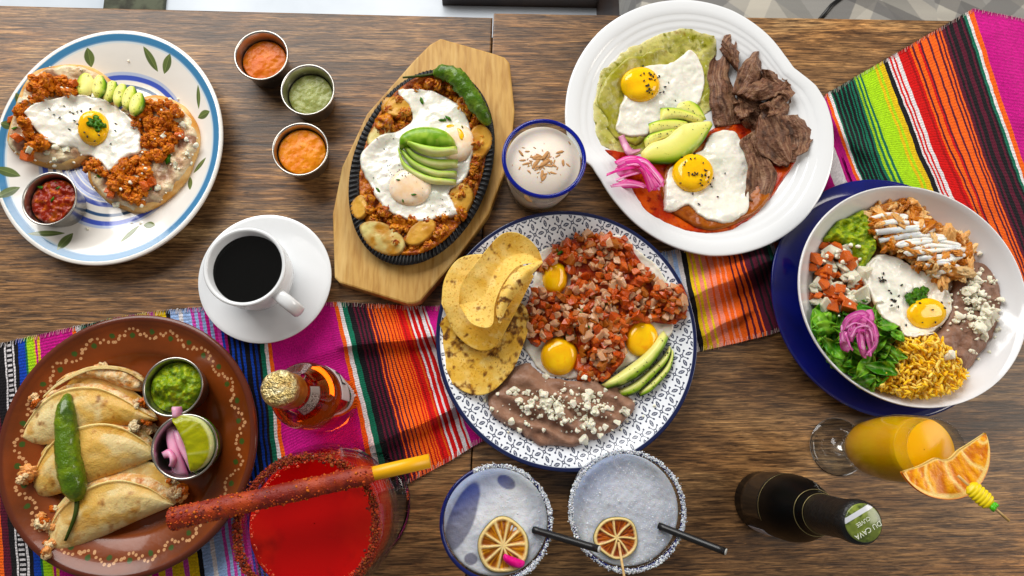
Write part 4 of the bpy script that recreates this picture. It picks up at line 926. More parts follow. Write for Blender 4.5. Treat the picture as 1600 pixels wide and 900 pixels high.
def chile(label, path, rad, stem, srad, lift=0, seed=0, q=.8, noise=.2, mat=None):
    p = catmull(path, 34, False); r = np.interp(np.linspace(0, 1, 34), np.linspace(0, 1, len(rad)), rad)
    s_ = np.linspace(0, 1, 34); r = r*np.clip(np.sqrt(np.clip(1-np.abs(2*s_-1)**7, 0, 1))+.08, 0, 1)
    _, _, zz = surf(p[:, 0], p[:, 1], .008); zb = np.maximum(blur(HM, 5)[0, 0], np.quantile(zz, q)); zc_ = zb+lift+r*.85
    x_, y_ = P(p[:, 0], p[:, 1], zc_); pts = np.c_[x_, y_, zc_]
    t = thing('green_chile', label, 'green chile', pts[len(pts)//2]-np.array([0, 0, r.max()]))
    part('pepper_body', tube(pts, r, 22, None, True, noise, seed=seed), mat or M_chile, t)
    splat(np.repeat(x_, 5), np.repeat(y_, 5), np.repeat(zc_+r, 5))
    sp_ = catmull(stem, 12, False); zs = np.linspace(zc_[0 if np.hypot(*(np.array(stem[0])-p[0])) < np.hypot(*(np.array(stem[0])-p[-1])) else -1], zb+lift+.002, 12); _, _, zh = surf(sp_[:, 0], sp_[:, 1], .001); zs = np.maximum(zs, zh+.0015); x_, y_ = P(sp_[:, 0], sp_[:, 1], zs)
    part('stem', tube(np.c_[x_, y_, zs], np.linspace(srad*1.5, srad*.9, 12), 10), M_stem, t)
    return t
chile('wrinkled roasted green chile along the upper rim of the skillet', Z2((362, 156), (400, 150), (435, 166), (466, 205), (495, 245), (522, 285), (540, 318)), [.0060, .0088, .0098, .0094, .0088, .0075, .0055], Z2((364, 156), (330, 160), (300, 163), (264, 166)), .0011, .001, 2, .85, .30,
      food('blistered_chile', '#4a6a1c', rough=.3, coat=.5, var=[('#76903c', 70, .45, .65), ('#2a3e10', 50, .5, .7)], bump=[(300, .0014), (110, .0022)]))

# ------------------------------------------------------------------ centre plate
cw = Z5((378, 150), (430, 138), (520, 105), (640, 103), (700, 150), (760, 200), (802, 260), (825, 300), (820, 380), (812, 430), (740, 500), (600, 570), (520, 582), (450, 580), (380, 560), (332, 500), (318, 460), (340, 350), (350, 250))
ce = egg('broad fried egg sheet with three yolks under the tomato salsa', cw, .0025, 51, dome=.001, brown=.3)
sal = Z5((352, 222), (395, 170), (440, 130), (530, 98), (640, 108), (700, 170), (740, 230), (790, 275), (850, 270), (862, 340), (855, 380), (800, 396), (760, 390), (715, 388), (672, 410), (655, 450), (660, 500), (640, 540), (590, 592), (500, 592), (506, 530), (490, 470), (440, 435), (385, 450), (360, 475), (330, 445), (328, 370), (345, 290), (380, 280), (420, 300), (460, 290), (478, 250), (470, 215), (430, 190), (385, 215))
for (x_, y_, a_, b_) in ((424, 243, 43, 57), (438, 505, 63, 66), (715, 447, 56, 62)):
    x2, y2 = Z5((x_, y_))[0]; an = np.linspace(0, 2*np.pi, 24, endpoint=False)
    part('yolk', blob([(x2+a_/2.142*math.cos(q), y2+b_/2.142*math.sin(q)) for q in an], .010, edge=.013, bl=3, seed=3, noise=[(.02, .0005)]), M_yolk, ce)
sg = blob(sal, .006, edge=.006, dome=.006, noise=[(.010, .0022)], seed=52, wob=.0015)
st_ = thing('diced_tomato_salsa', 'chunky cooked tomato and onion salsa heaped over the three-yolk egg', 'salsa', (*sg[0][:, :2].mean(0), sg[0][:, 2].min()))
part('salsa_juice', sg, food('salsa_juice', '#8a2a0c', rough=.15, coat=.2, var=[('#b45a30', 150, .4, .65)], bump=[(300, .001)]), st_)
pt = inpoly(sal, 380, 5, 4.3, 60); random.Random(4).shuffle(pt)
nt_ = int(len(pt)*.48)
pieces('tomato_cube', st_, pt[:nt_], .0040, CU, [M_tom, M_tom2, M_tom], 3, .2, (1, 1, .8), .5)
pieces('onion_piece', st_, pt[nt_:], .0040, CU, [M_on, M_on2, M_on], 4, .2, (1.05, .9, .6), .5)
pt2 = inpoly(sal, 90, 8, 7.5, 40)
pieces('tomato_cube', st_, pt2[:45], .0038, CU, [M_tom, M_tom2], 13, .2, (1, .9, .7), .6); pieces('onion_piece', st_, pt2[45:], .0042, CU, [M_on, M_on, M_on2], 14, .2, (1.1, .9, .5), .6)
herbs(st_, Z5((512, 356), (505, 362), (520, 350), (470, 445), (490, 440), (455, 448), (540, 410), (440, 160), (430, 150), (600, 330)), .0035, 9)
g = blob(Z5((270, 545), (320, 528), (370, 556), (420, 576), (520, 592), (605, 600), (682, 650), (687, 690), (642, 740), (560, 782), (460, 812), (380, 802), (320, 772), (240, 730), (206, 690), (204, 640), (240, 590)), .009, edge=.010, dome=.004, noise=[(.03, .003), (.012, .0022)], seed=55, wob=.003, wobs=.010,
         hook=lambda gx, gy, s, h: h+.0028*np.sin((gy*.9+gx*.35+.006*fbm(gx, gy, .03, 2, 5))*330)*np.clip(s/.012, 0, 1))
bt = solo('refried_beans', 'smooth brown refried bean mound with white cheese on the patterned plate', 'refried beans', g, M_beans)
def cheese(label, pts_big, pts_small, loc, sb=.0025, ss_=.0013, seed=0):
    t = thing('crumbled_cheese', label, 'cheese', loc); pieces('cheese_crumb', t, pts_big, sb, CR_, [M_cheese], seed, .42, (1, .95, .75), .6, sink=.35)
    part('fine_crumbs', crumbs(pts_small, ss_*.8, CR_, seed+1, .3, .45), M_cheese, t, kind='stuff'); return t
r_ = lambda c, sp, n, s: around(Z5(c)[0], (sp[0]/2.142, sp[1]/2.142), n, s)
cheese('white cheese crumbs scattered over the beans on the patterned plate', r_((400, 685), (42, 34), 40, 1)+r_((540, 680), (50, 42), 44, 2)+r_((310, 640), (40, 26), 16, 3)+r_((565, 740), (30, 20), 8, 4)+Z5((655, 680), (662, 705), (590, 745), (465, 720)), r_((450, 680), (110, 42), 150, 5), (*P(*Z5((450, 680))[0]), .02), seed=3)
AVL = [(((580, 600), (640, 560), (720, 500), (770, 440), (790, 418)), ((600, 616), (660, 600), (730, 555), (780, 495), (808, 445)), 'largest peppered avocado slice leaning on a yolk', .011),
       (((634, 622), (690, 590), (750, 540), (790, 500), (808, 470)), ((640, 642), (690, 634), (750, 580), (795, 530), (815, 478)), 'middle avocado slice of the three on the patterned plate', .008),
       (((705, 625), (740, 596), (780, 555), (805, 515), (815, 480)), ((710, 642), (745, 625), (785, 585), (812, 545), (822, 490)), 'outermost thin avocado slice at the patterned plate rim', .006)]
def avk(s, t, x, y): return mix(mix(np.array(C('#dcdc90')), np.array(C('#8cb03c')), ss(t+.15*fbm(x, y, .012, 2, 4), .38, .68)), np.array(C('#2a4514')), ss(t+.12*fbm(x, y, .006, 2, 5), .74, .9))
for k, (A, B, lb, T) in reversed(list(enumerate(AVL))):
    slice_(Z5(*A), Z5(*B), lb, 'avocado slices on the patterned plate', T, 60+k, .001*(2-k), .8, avk, pepper=14)
def tsheet(A, B, lift, liftfn, seed, char, thick=.0016):
    return ribbon(A, B, 0, 110, 70, 'q', .5, lift, liftfn, thick=thick, noise=[(.025, .0016), (.006, .0003)], colfn=tortcol(char, seed), seed=seed)
solo('corn_tortilla', 'flat lowest tortilla with dark char flecks on the patterned plate', 'tortilla', tsheet(Z5((28, 425), (45, 385), (90, 350), (180, 320), (270, 320), (318, 335), (336, 375)), Z5((29, 440), (40, 530), (80, 600), (150, 636), (215, 622), (285, 545), (330, 430)), .009, lambda s, t: .003*ss(t, .7, .0)+.002*s, 3, .17), M_tort, 'soft tortillas')
solo('corn_tortilla', 'middle tortilla folded over the flecked one on the patterned plate', 'tortilla', tsheet(Z5((42, 330), (52, 250), (95, 185), (165, 165), (230, 175), (300, 190), (352, 238)), Z5((48, 345), (85, 425), (140, 476), (190, 489), (232, 462), (290, 360), (346, 250)), .010, lambda s, t: .007*np.sin(np.pi*np.clip(t*.75+.1, 0, 1))*np.sin(np.pi*np.clip(s, .05, .95))**.5, 4, .62), M_tort, 'soft tortillas')
tt = solo('corn_tortilla', 'top tortilla rolled open against the salsa on the patterned plate', 'tortilla', tsheet(Z5((100, 325), (112, 260), (170, 178), (235, 105), (288, 92), (332, 112), (366, 150), (380, 186)), Z5((105, 340), (140, 394), (188, 412), (215, 396), (222, 330), (250, 262), (300, 205), (378, 192)), .0145, lambda s, t: .010*np.abs(t-.52)**1.3*2.2*np.sin(np.pi*np.clip(s, .08, .92))**.6, 5, .60), M_tort, 'soft tortillas')
part('tortilla_flap', tsheet(Z5((232, 392), (226, 340), (252, 268), (300, 215), (378, 186)), Z5((240, 398), (262, 345), (300, 290), (345, 235), (382, 194)), .021, lambda s, t: .006*np.sin(np.pi*t)*np.sin(np.pi*s), 6, .38), M_tort, tt)
# ------------------------------------------------------------------ white plate: two sauces, two eggs, beef, avocado, pink onion
M_verde = food('tomatillo_sauce', attr=True, rough=.14, sss=.3, coat=.25, coatr=.08, var=[('#74741c', 120, .55, .68), ('#cfcda4', 260, .6, .72), ('#7a5420', 45, .64, .74)], bump=[(300, .0006), (90, .0008)])
solo('green_sauce', 'pool of green tomatillo sauce around one egg on the white plate', 'sauce', blob(Z3((400, 98), (480, 108), (532, 135), (520, 190), (505, 280), (525, 360), (420, 430), (330, 500), (250, 530), (170, 520), (118, 480), (104, 400), (110, 310), (140, 240), (200, 185), (300, 130)), .0018, edge=.012, noise=[(.02, .0016), (.007, .0010), (.003, .0005)], seed=71, wob=.004, wobs=.010, colfn=lambda gx, gy, sd, h: mix(mix(mix(np.array(C('#a09e4c')), np.array(C('#c8c27c')), ss(fbm(gx, gy, .022, 3, 6), -.3, .4)), np.array(C('#86843a')), ss(fbm(gx, gy, .012, 3, 9), .2, .6)*.7), np.array(C('#d8d0a0')), ss(-sd, -.008, 0)*.75)), M_verde)
solo('red_sauce', 'pool of red tomato sauce under the second egg and beef on the white plate', 'sauce', blob(Z3((140, 512), (200, 520), (330, 540), (520, 440), (600, 405), (700, 440), (800, 505), (795, 555), (752, 622), (692, 705), (622, 765), (540, 798), (460, 797), (360, 772), (280, 722), (230, 645), (190, 560)), .0022, edge=.003, noise=[(.015, .0014)], seed=72, wob=.0015, wobs=.01), food('tomato_sauce', '#a8340a', rough=.14, sss=.2, coat=.2, coatr=.08, var=[('#c65a16', 60, .42, .6), ('#7d200a', 130, .55, .7)], bump=[(350, .0007), (110, .0009)]))
M_fry = food('sauced_tortilla', '#8a4716', rough=.25, coat=.4, var=[('#a8642a', 60, .4, .65), ('#6a3010', 100, .55, .75)], bump=[(300, .0007)])
solo('sauced_tortilla', 'sauce-soaked fried tortilla under the egg in red sauce', 'tortilla', blob(Z3((345, 690), (360, 560), (480, 490), (620, 500), (690, 580), (715, 660), (680, 715), (600, 765), (510, 790), (430, 765)), .004, edge=.004, noise=[(.02, .0015), (.006, .0007)], seed=73, wob=.001), M_fry)
solo('sauced_tortilla', 'green-sauced tortilla with brown edge under the other egg', 'tortilla', blob(Z3((120, 320), (180, 230), (280, 180), (370, 180), (400, 260), (420, 380), (330, 470), (240, 490), (180, 465), (140, 400)), .003, edge=.005, noise=[(.02, .0025), (.007, .0012)], seed=74, wob=.005, wobs=.012), food('green_soaked_tortilla', '#94903c', rough=.2, coat=.3, var=[('#b3ac68', 60, .4, .65), ('#6a4a1c', 45, .60, .72)], bump=[(300, .0006)]))
eg = egg('fried egg with black seeds in the green sauce', Z3((208, 330), (195, 360), (190, 400), (180, 440), (205, 462), (250, 470), (288, 462), (310, 432), (340, 412), (400, 388), (452, 372), (475, 330), (486, 280), (480, 230), (456, 182), (432, 170), (402, 195), (362, 217), (300, 222), (225, 250), (200, 285)), .0028, 75, dome=.002, brown=.3, yolks=[(*Z3((267, 286))[0], 31, 27, .009, M_yolk)])
sc = lambda c, sp, n, s: around(Z3(c)[0], (sp[0]/2.195, sp[1]/2.195), n, s)
seeds(eg, sc((293, 300), (10, 22), 16, 1)+sc((290, 265), (40, 16), 12, 2)+Z3((345, 315), (350, 298), (333, 318), (385, 345), (330, 262)), .0012, 4)
eg2 = egg('fried egg with black seeds in the red sauce', Z3((350, 640), (345, 700), (352, 727), (388, 725), (430, 702), (460, 732), (500, 755), (560, 768), (610, 745), (635, 715), (640, 650), (648, 590), (640, 540), (615, 490), (590, 452), (540, 445), (500, 468), (480, 512), (440, 530), (380, 560), (358, 592)), .0028, 76, dome=.002, brown=.3, yolks=[(*Z3((447, 590))[0], 32, 30, .009, M_yolk)])
seeds(eg2, sc((455, 605), (12, 18), 8, 3)+sc((495, 600), (12, 16), 10, 4)+sc((440, 580), (40, 30), 10, 5)+Z3((555, 595), (530, 675), (465, 700), (510, 640), (505, 632)), .0012, 5)
M_beef = food('seared_beef', attr=True, rough=.42, sss=.05, coat=.15, coatr=.2, bump=[(620, .0016), (220, .0022)])
def beefc(k):
    def f(s, t, x, y):
        fib = fbm(s*5+k*3, t*26+2*fbm(s*3, t*2, 1.0, 2, k), 1.0, 3, k); c = mix(np.array(C('#745140')), np.array(C('#9c7c64')), ss(fib, -.1, .6)); c = mix(c, np.array(C('#46291a')), ss(-fib, .05, .6)*.9)
        c = mix(c, np.array(C('#2c160d')), ss(fbm(x, y, .010, 3, k+3), .25, .6)*.7); return mix(c, np.array(C('#9a785c')), ss(fbm(x, y, .007, 2, k+8), .4, .7)*.5)
    return f
BF = [(((528, 165), (505, 250), (515, 350), (528, 430)), ((575, 150), (565, 260), (588, 350), (602, 425)), 'long beef strip standing upright beside the green sauce', .010),
      (((545, 175), (555, 135), (575, 115)), ((600, 235), (600, 190), (594, 150)), 'dark curled beef end at the head of the pile', .014),
      (((612, 470), (640, 560), (632, 660), (650, 690)), ((660, 450), (695, 540), (722, 610), (695, 685)), 'beef strip lying against the egg in red sauce', .009),
      (((740, 395), (772, 470), (790, 540)), ((800, 392), (852, 452), (832, 520)), 'outermost beef strip near the wavy plate rim', .012),
      (((690, 240), (720, 290), (775, 345)), ((715, 240), (770, 285), (792, 320)), 'beef strip reaching toward the plate shoulder', .014),
      (((592, 350), (600, 390), (610, 402)), ((640, 348), (652, 375), (640, 395)), 'small beef scrap in the middle of the pile', .011),
      (((585, 320), (600, 260), (640, 200), (668, 172)), ((610, 328), (660, 280), (678, 230), (678, 178)), 'broad beef strip near the top of the pile', .016),
      (((618, 325), (650, 290), (700, 272)), ((660, 345), (720, 325), (770, 300)), 'beef strip folded over near the pile centre', .017),
      (((700, 345), (740, 330), (775, 315)), ((720, 400), (760, 390), (785, 350)), 'beef strip near the middle of the meat pile', .014),
      (((664, 420), (672, 500), (730, 548), (768, 566)), ((690, 360), (740, 395), (775, 470), (782, 545)), 'wide flat beef slice on top beside the red sauce', .017),
      (((678, 362), (690, 372), (705, 395)), ((698, 350), (722, 362), (738, 385)), 'little curl of beef at the tip of the wide slice', .022)]
BF = [(((600, 300), (650, 330), (720, 330)), ((600, 350), (660, 385), (730, 375)), 'beef strip half buried at the pile middle', .008), (((650, 380), (700, 420), (720, 470)), ((620, 420), (660, 470), (690, 510)), 'beef strip half buried beside the red sauce', .008),
      (((700, 470), (760, 500), (800, 500)), ((690, 520), (740, 560), (800, 545)), 'beef strip half buried at the outer end of the pile', .007), (((640, 215), (690, 255), (750, 275)), ((620, 250), (670, 290), (740, 315)), 'beef strip half buried near the top of the pile', .008)]+BF
for k, (A, B, lb, T) in enumerate(BF):
    rj = np.random.default_rng(k); A2 = catmull(A, 12, False); B2 = catmull(B, 12, False); mm = (A2+B2)/2; A2, B2 = mm+(A2-mm)*1.22+rj.normal(0, 2.6, (12, 2)), mm+(B2-mm)*1.22+rj.normal(0, 2.6, (12, 2))
    g = ribbon(Z3(*A2), Z3(*B2), 0, 64, 30, 'q', .6, .004, lambda s, t, k=k, T=T: T*.28*np.sin(np.pi*t)**.8*(.6+.5*np.sin(np.pi*s*1.7+k))+.0025*np.sin(5*s+2*t+k)+.0018*np.sin(8*t+3*s+2*k), noise=[(.016, .0034), (.006, .0011), (.0028, .0005)], thick=.0046, seed=80+k, colfn=beefc(k))
    solo('beef_strip', lb, 'beef', g, M_beef, 'seared beef strips on the white plate')
def pk(a, b): return lambda s, t, x, y: mix(np.array(C(a)), np.array(C(b)), ss(np.abs(2*t-1), .3, .95))
def onion(label, A, B, lift, seed, group, zt=.003, a='#ee90c0', b='#cf2c86', T=.003, wide=1.55):
    A, B = np.array(A), np.array(B); mid_ = (A+B)/2; A, B = mid_+(A-mid_)*wide, mid_+(B-mid_)*wide
    g = ribbon(A, B, 0, 34, 15, 'q', .6, lift, lambda s, t: zt*.7*np.sin(np.pi*s)+.0012*np.sin(np.pi*t)**.7+.001*np.sin(9*s+seed), thick=.0008, noise=[(.008, .0008)], colfn=pk(a, b), seed=seed); return solo('pickled_onion_strip', label, 'pickled onion', g, M_pink, group)
PO = [(((165, 590), (200, 575), (250, 560), (280, 560)), ((162, 615), (200, 600), (250, 590), (282, 585))), (((178, 632), (220, 620), (260, 625), (280, 632)), ((185, 643), (230, 640), (270, 640), (300, 648))), (((180, 560), (230, 540), (290, 560), (325, 640)), ((200, 580), (240, 565), (275, 590), (300, 655))), (((215, 550), (260, 545), (310, 580), (342, 635)), ((225, 565), (262, 565), (295, 600), (322, 650))), (((235, 545), (280, 548), (322, 590), (345, 622)), ((240, 556), (280, 562), (310, 600), (335, 632)))]
for k, (A, B) in enumerate(PO): onion(['wide pink onion petal nearest the rim in the white plate heap', 'lowest pink onion petal along the bottom of the white plate heap', 'long folded pink onion petal in the middle of the white plate heap', 'pink onion petal reaching toward the egg in red sauce', 'topmost pink onion petal of the white plate heap'][k], Z3(*A), Z3(*B), .002+.0022*k, 90+k, 'pink onion on the white plate', .004)
r_o = np.random.default_rng(6)
def shreds(label, src, zf, n, dz, cols, edge, sp, wmin, seed0, loc):
    t_ = thing('pickled_onion_shreds', label, 'pickled onion', loc)
    for k in range(n):
        A, B = src[k % len(src)]; n_ = len(A); j = r_o.normal(0, sp, 2); w_ = wmin+.2*r_o.random(); A2 = np.array(A)+j+r_o.normal(0, sp*.45, (n_, 2)); B2 = np.array(B)+j; m_ = A2*.5+B2*.5
        g = ribbon(zf(m_+(A2-m_)*w_), zf(m_+(B2-m_)*w_), 0, 30, 9, 'q', .6, .003+dz*k, lambda s, t, k=k: .003*np.sin(np.pi*s)+.001*np.sin(9*s+k), thick=.0008, noise=[(.008, .0008)], colfn=pk(cols[k % 3], edge), seed=seed0+k); part('shred', g, M_pink, t_)
shreds('tangle of thin pink onion shreds on the white plate heap', PO, lambda p: Z3(*p), 10, .0009, ['#f2b4d2', '#e888b8', '#d84c98'], '#c8408c', 9, .3, 300, (*P(*Z3((250, 600))[0]), .012))
onion('pale pink onion thread curving above the heap on the white plate', Z3((192, 468), (205, 500), (225, 530), (262, 520)), Z3((205, 462), (218, 490), (236, 515), (266, 512)), .004, 97, 'pink onion on the white plate', .002, '#dba0b8', '#b0688c')
AW = [(((430, 343), (460, 365), (490, 408)), ((400, 350), (400, 375), (470, 412)), 'smallest avocado slice at the back of the white plate fan', 7), (((335, 372), (380, 372), (430, 385), (485, 410)), ((334, 408), (375, 402), (420, 405), (470, 420)), 'second avocado slice from the back of the white plate fan', 6),
      (((294, 425), (330, 415), (380, 412), (430, 418)), ((298, 452), (340, 445), (380, 440), (420, 435)), 'middle avocado slice of the white plate fan', 5), (((278, 480), (300, 462), (350, 448), (390, 440)), ((284, 502), (310, 485), (350, 470), (385, 465)), 'short avocado slice behind the largest one on the white plate', 4),
      (((274, 552), (330, 560), (400, 550), (470, 500), (516, 425)), ((268, 522), (300, 490), (355, 470), (410, 425), (510, 412)), 'largest front avocado slice of the white plate fan', 3)]
for k, (A, B, lb, n) in enumerate(AW):
    A, B = np.array(catmull(A, 12, False)), np.array(catmull(B, 12, False)); m_ = (A+B)/2; A, B = m_+(A-m_)*(1.3 if k < 4 else 1), m_+(B-m_)*(1.3 if k < 4 else 1)
    slice_(Z3(*A), Z3(*B), lb, 'avocado fan on the white plate', .007 if k == 4 else .005, 100+k, .001+.0008*k, .7, pepper=14 if k != 4 else 22)

# ------------------------------------------------------------------ bowl
fl_ = [(1427+172*.94*math.cos(a), 464+168*.94*math.sin(a)) for a in np.linspace(0, 2*np.pi, 36, endpoint=False)]
LV = .034
def inb(pts): return Z4(*pts)
blist = [(150, 380), (175, 280), (220, 220), (300, 150), (400, 105), (490, 105), (570, 135), (620, 190), (700, 220), (760, 300), (840, 350), (878, 420), (870, 500), (850, 580), (800, 660), (740, 722), (700, 745), (640, 795), (540, 812), (450, 795), (370, 768), (280, 705), (200, 622), (165, 500)]
M_gr = food('lettuce_bed', '#3c5c1c', bump=[(300, .001)])
ba_ = np.linspace(0, 2*np.pi, 48, endpoint=False); bx = blob(np.c_[BX+.78*BR*bsx*np.cos(ba_), BY+.78*BR*bsy*np.sin(ba_)], .003, edge=.010, zc=.0305, dome=.004, seed=110, world=True)
solo('bowl_filling', 'bed of soft food under the toppings in the white bowl', 'food', bx, food('stewed_base', '#6a4a2e', bump=[(200, .001)]))
solo('refried_beans', 'dark brown refried beans along the bowl wall with white cheese', 'refried beans', blob(inb(((700, 345), (740, 316), (782, 322), (818, 362), (842, 424), (840, 500), (820, 572), (776, 646), (730, 706), (700, 716), (655, 690), (600, 612), (640, 540), (665, 430))), .006, edge=.009, dome=.005, noise=[(.02, .005), (.008, .0028)], seed=111, wob=.002), food('dark_beans', '#876858', rough=.36, coat=.1, coatr=.25, var=[('#98796a', 120, .45, .7), ('#6a4a3c', 60, .55, .8)], bump=[(420, .0006), (120, .0012)]))
M_rice = food('yellow_rice', attr=True, rough=.35, sss=.6, srad=(1, .8, .4), sscale=.004, coat=.2)
rp = inb(((470, 600), (560, 582), (630, 610), (685, 690), (702, 745), (645, 792), (540, 812), (450, 795), (370, 762), (400, 720), (450, 680)))
rb = blob(rp, .006, edge=.006, dome=.007, noise=[(.01, .001)], seed=112)
rt = solo('rice', 'yellow cooked rice heaped at the near side of the white bowl', 'rice', rb, food('rice_mass', '#f6c050', bump=[(400, .001)]))
GR = lump(1, .04, 2, (1, .34, .34)); rcol = [np.array(C(h)) for h in ('#f8c656', '#fad27a', '#f4ba48', '#f9cc66')]
part('rice_grains', crumbs(inpoly(rp, 1000, 6, 1.4), .0034, [GR], 7, .3, .12, rcol, up=True, flat=1, tilt=.22), M_rice, rt, kind='stuff')
M_let = food('lettuce', attr=True, rough=.4, sss=.2, coat=.1, bump=[(250, .0005)])
lt = thing('shredded_lettuce', 'shredded green lettuce under the pink onion in the white bowl', 'lettuce', (*P(*inb([(330, 640)])[0]), .03)); r_l = np.random.default_rng(12)
lp = inb(((165, 480), (215, 490), (300, 480), (420, 510), (480, 570), (492, 625), (445, 690), (380, 765), (290, 715), (205, 630)))
def letc(b_): return lambda s, t, x, y: mix(mix(np.array(C('#3f7a20')), np.array(C('#86b84a')), ss(fbm(x, y, .01, 2, int(b_*99)), -.3, .6)), np.array(C('#b9cf86')), ss(.12-np.abs(t-.5), 0, .12)*.6*b_)
for k, c in enumerate([np.array(q) for q in inb(((195, 520), (200, 560), (225, 600), (260, 640)))]+inpoly(lp, 44, 3, 6)):
    a = r_l.random()*6.28 if k > 3 else -1.2; L_ = (14+r_l.random()*12)*(1.6 if k < 4 else 1); w_ = (6+r_l.random()*5)*(1.7 if k < 4 else 1); d = np.array([math.cos(a), math.sin(a)]); p = np.array([-d[1], d[0]]); bend = r_l.normal(0, 4)
    A = [c-d*L_+p*w_*.3, c-d*L_*.3+p*(w_+bend*.5), c+d*L_*.4+p*(w_+bend), c+d*L_+p*w_*.2]; B = [c-d*L_-p*w_*.3, c-d*L_*.3-p*(w_-bend*.5), c+d*L_*.4-p*(w_-bend), c+d*L_-p*w_*.3]
    g = ribbon(A, B, 0, 20, 9, 'drape', .5, .003+.003*r_l.random(), lambda s, t, k=k: .0018*np.sin(s*13+k+t*4)+.0012*np.sin(t*12+k)+.004*np.abs(t-.5), thick=.0005, colfn=letc(r_l.random()), seed=k, bl=5)
    part('lettuce_leaf', g, M_let, lt)
gz = blob(inb(((205, 245), (240, 190), (300, 150), (355, 138), (372, 190), (387, 260), (372, 310), (335, 352), (312, 305), (268, 255))), .008, edge=.006, dome=.006, noise=[(.009, .006), (.004, .003)], seed=113, wob=.002, wobs=.006)
solo('guacamole', 'mashed green guacamole between the diced salsa and the chicken', 'guacamole', gz, M_guac)
pp = inb(((152, 390), (165, 300), (200, 258), (262, 248), (312, 300), (332, 360), (352, 440), (330, 466), (262, 492), (182, 484), (158, 445)))
pt_ = thing('pico_de_gallo', 'raw diced tomato and onion salsa beside the guacamole in the bowl', 'salsa', (*P(*inb([(250, 370)])[0]), .035)); q_ = inpoly(pp, 62, 4, 5.6, 60)
pieces('onion_piece', pt_, q_[::2], .0058, CU, [M_onw], 21, .2, (1, 1, .6), .5); pieces('tomato_cube', pt_, q_[1::2], .0056, CU, [M_tom2, M_tom2], 22, .2, (1, .9, .7), .5)
part('cheese_crumbs', crumbs(around(inb([(290, 440)])[0], (18, 10), 30, 3)+around(inb([(270, 300)])[0], (16, 8), 18, 4), .0016, LU1, 8, .2, .35), M_cheese, pt_, kind='stuff'); herbs(pt_, inb(((300, 345), (285, 350), (180, 310), (340, 465), (330, 475), (240, 280), (360, 500), (350, 480))), .004, 6)
cp = inb(((368, 160), (410, 108), (490, 104), (572, 138), (612, 190), (692, 222), (722, 270), (745, 298), (702, 372), (650, 385), (590, 372), (500, 312), (420, 272), (380, 232)))
M_chk = food('shredded_chicken', attr=True, rough=.35, sss=.2, coat=.25, bump=[(500, .0006), (160, .001)])
cb = blob(cp, .008, edge=.006, dome=.007, noise=[(.009, .004), (.004, .002)], seed=114, wob=.0015, colfn=lambda gx, gy, sd, h: mix(np.array(C('#cc9050')), np.array(C('#b06828')), ss(fbm(gx, gy, .012, 3, 2), -.2, .4)))
ck = solo('shredded_chicken', 'orange shredded chicken with white cream drizzle in the bowl', 'chicken', cb, M_chk)
part('chicken_shreds', crumbs(inpoly(cp, 380, 9, 1.8), .0024, LUR, 15, .25, .4, [np.array(C(h)) for h in ('#dcaa70', '#c8884a', '#e4c08e', '#b8702e')], long=2.2), M_chk, ck, kind='stuff')
M_crema = food('cream', '#f1ede6', rough=.2, sss=.4, coat=.4)
dr = inb(((370, 165), (430, 152), (500, 160), (400, 185), (470, 178), (560, 192), (390, 215), (480, 205), (600, 205), (400, 245), (520, 225), (640, 235), (470, 262), (560, 240), (690, 265), (500, 290), (600, 262), (735, 292), (540, 310), (620, 300), (700, 300), (570, 335), (630, 325), (690, 345), (600, 362), (650, 385)))
p = catmull(dr, 420, False); _, _, zz = surf(p[:, 0], p[:, 1], .002, blur(HM, 2)); zz = np.convolve(np.pad(zz, 4, mode='edge'), np.ones(9)/9, 'valid')+.0030; x_, y_ = P(p[:, 0], p[:, 1], zz)
solo('cream_drizzle', 'thin white cream zigzag drizzled over the bowl chicken', 'cream', tube(np.c_[x_, y_, zz], .0026*(1+.4*fbm(np.linspace(0, 30, 420), np.zeros(420), 1.0, 2, 3)), 8, (1, .7)), M_crema)
be = egg('fried egg with cilantro leaf in the centre of the bowl', inb(((340, 370), (365, 318), (410, 294), (462, 300), (512, 330), (572, 360), (632, 400), (660, 440), (663, 490), (642, 540), (590, 576), (532, 593), (488, 585), (460, 552), (410, 520), (378, 462), (350, 412))), .0032, 115, dome=.004, brown=.55, edge=.003, yolks=[(*inb([(575, 505)])[0], 30, 24, .007, M_yolk)])
seeds(be, around(inb([(410, 382)])[0], (6, 6), 9, 1)+around(inb([(447, 468)])[0], (5, 6), 9, 2)+inb(((435, 425), (480, 405), (470, 445), (500, 435), (545, 470), (590, 495), (620, 470), (555, 540), (600, 540), (630, 490), (525, 450), (495, 550))), .0012, 7)
cilantro(be, *inb([(530, 455)])[0], .0075, 5, 5); cilantro(be, *inb([(552, 432)])[0], .006, 6, 4)
PB = [(((262, 575), (268, 630), (290, 645)), ((280, 570), (290, 620), (300, 632))), (((265, 560), (290, 520), (340, 500), (365, 520)), ((285, 570), (305, 540), (340, 522), (358, 532))), (((285, 600), (300, 560), (350, 555), (372, 600)), ((302, 610), (315, 580), (345, 576), (355, 605))), (((330, 520), (365, 560), (372, 620), (350, 650)), ((352, 515), (388, 560), (390, 620), (362, 662))), (((320, 540), (325, 600), (335, 650), (345, 668)), ((340, 540), (345, 600), (350, 650), (352, 670))), (((290, 540), (330, 515), (380, 545), (400, 590)), ((298, 556), (330, 534), (372, 560), (385, 600))), (((355, 495), (365, 520), (350, 560)), ((372, 492), (380, 525), (362, 570)))]
